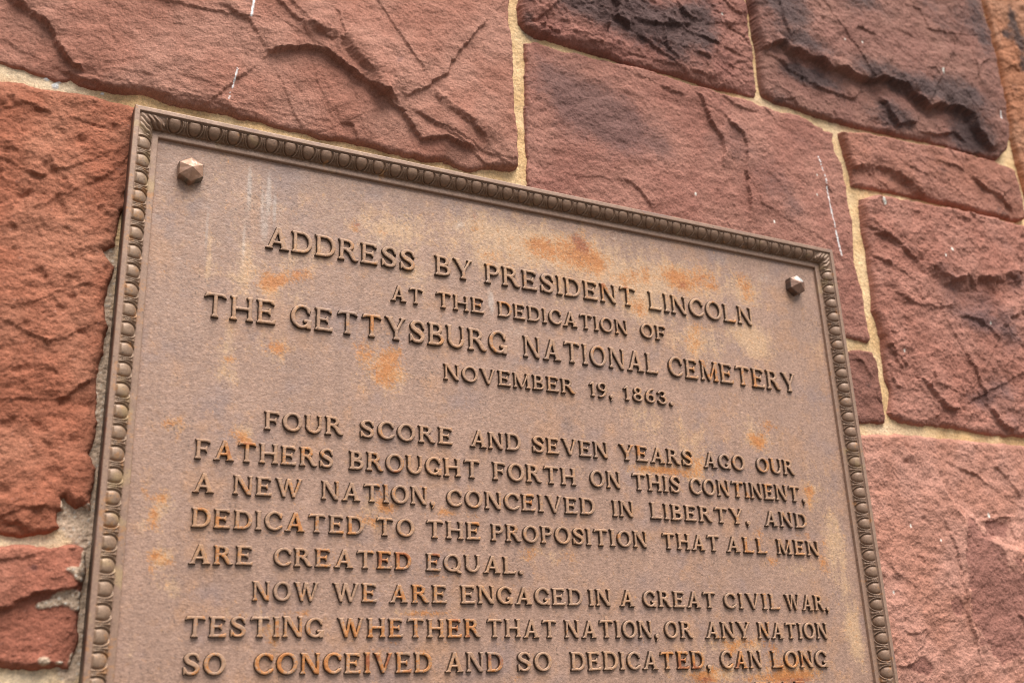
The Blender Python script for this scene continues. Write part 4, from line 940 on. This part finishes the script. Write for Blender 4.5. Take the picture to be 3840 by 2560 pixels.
TEXT = [
  (19.4, [-5.299e-07, 0.001403, -104.3], [('ADDRESS', 114.2, 249.6), ('BY', 268.9, 306.3), ('PRESIDENT', 319.1, 485.2), ('LINCOLN', 500.6, 631.0)]) ,
  (14.7, [5.257e-06, -0.003772, -134.7], [('AT', 226.3, 256.6), ('THE', 268.6, 317.0), ('DEDICATION', 331.1, 472.6), ('OF', 487.8, 517.3)]) ,
  (20.5, [-8.756e-06, 0.007485, -173.0], [('THE', 66.4, 125.3), ('GETTYSBURG', 137.7, 338.3), ('NATIONAL', 355.9, 504.8), ('CEMETERY', 517.2, 679.0)]) ,
  (14.2, [-1.051e-05, 0.009563, -204.2], [('NOVEMBER', 275.6, 408.1), ('19,', 423.8, 450.0), ('1863.', 461.6, 519.1)]) ,
  (15.0, [-7.971e-06, 0.006486, -262.1], [('FOUR', 119.3, 183.9), ('SCORE', 198.9, 282.9), ('AND', 299.2, 348.4), ('SEVEN', 360.3, 439.8), ('YEARS', 452.1, 535.3), ('AGO', 548.4, 598.0), ('OUR', 613.0, 661.3)]) ,
  (15.6, [-2.917e-06, 0.003368, -289.2], [('FATHERS', 66.8, 176.8), ('BROUGHT', 189.9, 307.7), ('FORTH', 320.0, 403.8), ('ON', 418.4, 451.2), ('THIS', 463.4, 518.1), ('CONTINENT,', 529.2, 671.2)]) ,
  (14.8, [-7.108e-06, 0.005496, -315.2], [('A', 66.7, 83.1), ('NEW', 97.3, 151.7), ('NATION,', 167.3, 265.4), ('CONCEIVED', 276.1, 421.4), ('IN', 440.2, 463.2), ('LIBERTY,', 481.4, 596.7), ('AND', 614.7, 668.6)]) ,
  (14.6, [-1.796e-06, 0.0006773, -341.3], [('DEDICATED', 67.4, 203.0), ('TO', 213.0, 246.4), ('THE', 256.5, 306.7), ('PROPOSITION', 316.4, 475.2), ('THAT', 491.4, 556.9), ('ALL', 564.7, 614.2), ('MEN', 626.7, 680.0)]) ,
  (14.1, [-4.219e-05, 0.01719, -369.6], [('ARE', 67.0, 114.5), ('CREATED', 130.7, 243.7), ('EQUAL.', 256.4, 345.9)]) ,
  (14.4, [-7.561e-06, 0.005238, -394.7], [('NOW', 115.6, 166.9), ('WE', 177.8, 214.4), ('ARE', 224.6, 274.8), ('ENGAGED', 286.9, 402.8), ('IN', 409.2, 431.8), ('A', 441.1, 456.5), ('GREAT', 465.6, 545.9), ('CIVIL', 555.4, 621.6), ('WAR,', 628.2, 682.6)]) ,
  (14.7, [-3.354e-06, 0.001789, -420.9], [('TESTING', 66.6, 171.3), ('WHETHER', 182.2, 303.8), ('THAT', 309.3, 375.7), ('NATION,', 383.4, 479.4), ('OR', 486.0, 516.6), ('ANY', 530.4, 582.2), ('NATION', 591.4, 676.4)]) ,
  (15.2, [1.92e-06, -0.001711, -447.1], [('SO', 67.5, 97.8), ('CONCEIVED', 119.0, 260.3), ('AND', 271.7, 323.4), ('SO', 336.8, 369.2), ('DEDICATED,', 387.3, 533.4), ('CAN', 544.7, 591.9), ('LONG', 603.7, 671.6)]) ,
]
TEXT.append((14.8, [0.0, -0.0015, -474.2], [('ENDURE.', 68.0, 172.0), ('WE', 190.0, 226.0), ('ARE', 240.0, 290.0), ('MET', 306.0, 362.0), ('ON', 378.0, 410.0), ('A', 424.0, 440.0), ('GREAT', 456.0, 536.0), ('BATTLE', 548.0, 640.0)]))
LABELS = ['first heading line in large capitals', 'second heading line in small capitals', 'third and widest heading line in large capitals', 'date line under the heading', 'first line of the address, indented', 'second line of the address', 'third line of the address', 'fourth line of the address', 'short fifth line of the address ending in a full stop', 'sixth line of the address, indented', 'seventh line of the address with orange rust on its left half', 'eighth line of the address with the rustiest letters', 'line cut off by the bottom edge']
# rust on the letters themselves: (px, py, rx, ry, strength)
L_OR = [(650, 1520, 60, 30, .75), (700, 1535, 20, 20, .6), (600, 1520, 20, 40, .5), (640, 1515, 20, 40, 1.0), (740, 1540, 20, 30, .9), (760, 1515, 40, 40, .7), (850, 1525, 30, 40, 1.1), (900, 1525, 20, 40, 1.1), (935, 1540, 20, 25, .8), (975, 1520, 25, 30, .8), (1140, 1535, 25, 25, .9), (480, 1525, 20, 30, .55), (440, 1545, 20, 12, .5),
        (525, 1450, 24, 30, .6), (570, 1455, 20, 25, .5), (690, 1445, 40, 30, .6), (800, 1445, 24, 30, .7), (850, 1450, 30, 30, .8), (900, 1450, 24, 30, .8), (960, 1440, 20, 30, .6), (1000, 1440, 22, 30, .5), (1045, 1440, 26, 32, 1.1), (1080, 1440, 22, 26, .8), (470, 1430, 24, 14, .45), (640, 1430, 20, 16, .4),
        (605, 1370, 20, 16, .7), (685, 1375, 20, 30, .6), (740, 1385, 20, 20, .55), (835, 1360, 16, 26, .7), (866, 1360, 20, 26, .6), (925, 1360, 20, 26, .8), (960, 1360, 24, 26, .8), (1010, 1360, 20, 22, .5), (590, 1390, 30, 14, .6),
        (490, 1265, 20, 20, .7), (545, 1275, 26, 14, .6), (510, 1290, 16, 20, .7), (650, 1280, 20, 16, .6), (690, 1275, 16, 20, .6), (745, 1280, 20, 30, .9), (790, 1290, 16, 20, .6), (870, 1280, 24, 30, 1.1), (925, 1280, 24, 30, 1.2), (960, 1275, 20, 30, .5), (1000, 1270, 14, 24, .8), (1010, 1300, 20, 14, .5),
        (460, 1170, 16, 20, .8), (500, 1195, 20, 20, .7), (560, 1205, 24, 26, .6), (650, 1200, 20, 20, .5), (690, 1195, 20, 30, .9), (740, 1195, 24, 24, .7), (800, 1215, 24, 26, .8), (885, 1180, 30, 16, .6), (930, 1215, 16, 24, .6), (1060, 1190, 22, 12, .7), (1095, 1195, 12, 36, 1.0), (1180, 1220, 16, 14, .5), (1230, 1225, 14, 12, .5),
        (560, 1120, 20, 20, .6), (610, 1125, 20, 20, .5), (680, 1120, 16, 20, .55), (775, 1105, 16, 26, .7), (870, 1115, 10, 30, .6), (915, 1090, 26, 14, .9), (900, 1120, 20, 20, .5), (970, 1110, 14, 30, .6), (1215, 1140, 12, 26, .7), (1225, 1155, 16, 8, .8),
        (525, 1030, 16, 26, 1.0), (515, 1045, 20, 10, .6), (570, 1020, 26, 12, .9), (650, 1055, 20, 14, .6), (700, 1035, 14, 24, .6), (735, 1050, 14, 14, .5), (860, 1065, 14, 24, .5), (930, 1065, 10, 20, .5), (1015, 1080, 14, 18, .4),
        (870, 1000, 20, 16, .5), (800, 990, 10, 10, .4), (1460, 1030, 16, 16, .8), (1470, 1040, 26, 10, .7), (1420, 1020, 10, 20, .5), (1600, 1060, 22, 14, .8), (1580, 1040, 8, 20, .6), (1690, 1060, 14, 20, .5), (1765, 1060, 12, 26, .8), (1750, 1075, 14, 10, .6),
        (1700, 1125, 14, 22, .7), (1660, 1120, 12, 14, .5), (1720, 1140, 14, 8, .6), (1830, 1110, 18, 10, .7), (1800, 1120, 12, 12, .5), (1760, 1120, 16, 14, .5), (1850, 1190, 12, 26, .6), (1810, 1180, 14, 14, .5), (1720, 1255, 20, 26, .8), (1760, 1265, 18, 12, .7), (1740, 1240, 10, 16, .6), (1840, 1265, 14, 20, .6), (1800, 1245, 14, 20, .4), (1420, 1230, 14, 12, .5),
        (1790, 1390, 16, 10, .6), (1760, 1370, 10, 20, .5), (1830, 1470, 14, 20, .5), (1650, 1470, 10, 20, .5), (1760, 1440, 14, 20, .7), (1720, 1440, 10, 20, .6), (1780, 1410, 14, 10, .5),
        (1565, 1520, 30, 24, 1.1), (1600, 1525, 22, 24, 1.0), (1530, 1500, 24, 10, .8), (1695, 1525, 24, 26, .9), (1720, 1540, 14, 10, .6), (1760, 1520, 16, 24, .7), (1800, 1530, 16, 26, 1.0), (1840, 1520, 22, 26, .9), (1890, 1540, 14, 14, .5), (1690, 1500, 16, 10, .6), (1600, 1566, 60, 8, 1.0), (1800, 1566, 80, 8, 1.1),
        (820, 575, 14, 20, .7), (860, 610, 12, 14, .6), (940, 600, 16, 24, .4), (1120, 605, 20, 14, .6), (1200, 640, 14, 20, .5), (1385, 660, 18, 22, .9), (1440, 670, 18, 20, .7), (1350, 680, 12, 20, .4), (1155, 680, 10, 22, .6), (1095, 695, 16, 10, .6), (1165, 700, 12, 22, .7), (1110, 690, 12, 10, .5), (1530, 745, 18, 14, .5), (1640, 690, 14, 10, .6), (1685, 710, 16, 16, .5), (1680, 735, 16, 8, .6),
        (510, 695, 20, 12, .6), (560, 690, 14, 12, .6), (600, 710, 12, 24, .5), (860, 745, 14, 24, .8), (840, 730, 18, 8, .7), (1015, 790, 10, 18, .6), (1130, 785, 14, 26, .6), (1290, 770, 24, 8, .6), (1370, 800, 20, 20, .5), (1440, 830, 12, 20, .5), (1540, 830, 20, 20, .5), (1590, 850, 14, 30, .6), (1640, 860, 18, 26, .9), (1680, 860, 20, 14, .7), (1725, 875, 20, 24, 1.0), (1620, 830, 20, 10, .6), (1510, 855, 16, 8, .5), (1780, 890, 12, 12, .5), (1270, 880, 10, 16, .3), (1310, 900, 10, 14, .4), (1160, 890, 12, 10, .4), (1140, 700, 10, 20, .4)]
L_RED = [(925, 1280, 20, 24, .9), (872, 1285, 18, 20, .8), (1000, 1272, 10, 20, .9), (560, 1272, 14, 8, .5), (490, 1262, 8, 8, .7), (740, 1268, 16, 8, .8), (855, 1512, 24, 14, .9), (850, 1530, 10, 20, .8), (895, 1520, 10, 24, 1.0), (940, 1530, 8, 26, .8), (1120, 1510, 26, 10, .8), (1150, 1520, 12, 16, .7), (745, 1540, 10, 12, .5), (510, 1435, 20, 12, .6), (525, 1465, 14, 10, .9), (640, 1445, 12, 16, .7), (680, 1440, 10, 16, .5), (1045, 1430, 10, 24, .9), (1080, 1460, 14, 6, .8), (1565, 1525, 20, 20, 1.0), (1600, 1535, 16, 14, .8), (1695, 1530, 12, 18, .8), (1800, 1540, 16, 14, .9), (1845, 1520, 20, 22, .6), (1720, 1540, 12, 8, .5), (527, 1035, 8, 14, .8), (565, 1018, 20, 6, .6), (1385, 655, 18, 10, .8), (1440, 655, 20, 10, .8), (1170, 690, 18, 7, .7), (1105, 690, 16, 5, .6), (1065, 715, 14, 5, .4), (520, 692, 16, 8, .7), (560, 695, 10, 10, .7), (595, 720, 8, 14, .6), (1665, 845, 16, 10, .6), (1695, 870, 12, 18, .6), (1725, 862, 10, 18, .7), (1290, 905, 8, 12, .2), (915, 1085, 22, 8, .8), (1000, 920, 4, 4, .1), (720, 1200, 8, 20, .7), (690, 1200, 8, 14, .5), (1720, 1268, 14, 8, .5), (1225, 1155, 10, 5, .7), (1600, 1570, 60, 8, 1.0), (1820, 1570, 80, 8, 1.0), (1830, 1105, 18, 6, .7), (1850, 1180, 10, 10, .5), (1785, 1180, 10, 10, .5), (1498, 718, 10, 6, .5), (1495, 735, 14, 8, .4)]
BASE_L = np.array([0.37, 0.225, 0.148])

rs = np.random.RandomState(99)
for li, (cap, quad, words) in enumerate(TEXT):
    k = 0 if li < 4 else 1
    Vs, Ts, Qs, off = [], [], [], 0
    for word, xl, xr in words:
        gl = [glyph(ch, k) for ch in word]
        wsum = sum(g0[0] for g0 in gl); n = len(gl)
        gap0 = 0.14
        r = (xr-xl)/(cap*(wsum+gap0*(n-1)))
        sx = min(max(r, 0.80), 1.16) if n > 1 else min(max(r, .85), 1.12)
        gap = ((xr-xl)-cap*sx*wsum)/(n-1) if n > 1 else 0
        xc = xl
        for ch, (w, PV, tri, qd) in zip(word, gl):
            b0 = np.polyval(quad, xc+0.5*w*cap*sx)
            rot = math.radians(rs.normal(0, 0.5)); sc = 1+rs.normal(0, 0.012)
            px, py = PV[:, 0]*cap*sx*sc, PV[:, 1]*cap*sc
            cxm = 0.5*w*cap*sx
            gx_ = xc+cxm+math.cos(rot)*(px-cxm)-math.sin(rot)*py
            gz_ = b0+math.sin(rot)*(px-cxm)+math.cos(rot)*py+rs.normal(0, 0.08)
            gx_ = gx_+0.09*gnoise(gx_/2.6, gz_/2.6, 3); gz_ = gz_+0.09*gnoise(gx_/2.6, gz_/2.6, 9)
            hy = PAN_Y-LET_H*np.where(PV[:, 2] < 0, -0.15, PV[:, 2])-np.where(PV[:, 2] > 0.5, 0.09*gnoise(gx_/2.2, gz_/2.2, 15)+0.12*gnoise(gx_/7, gz_/7, 16), 0)
            Vs.append(np.column_stack([gx_, hy, gz_])); Ts.append(tri+off); Qs.append(qd+off)
            off += len(PV)
            xc += w*cap*sx+gap
    V = np.concatenate(Vs)
    x, y, z = V.T
    ex = [blob(x, z, L_OR, 9.0), blob(x, z, L_RED, 9.0)]
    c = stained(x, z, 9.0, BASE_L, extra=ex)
    flank = sstep(PAN_Y-0.80*LET_H, PAN_Y-0.76*LET_H, y)      # shade on the letter sides, painted near-black into their colour
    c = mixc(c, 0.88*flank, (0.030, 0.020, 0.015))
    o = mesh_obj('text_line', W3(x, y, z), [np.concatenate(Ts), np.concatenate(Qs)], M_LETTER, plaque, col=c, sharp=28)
    tag(o, LABELS[li])
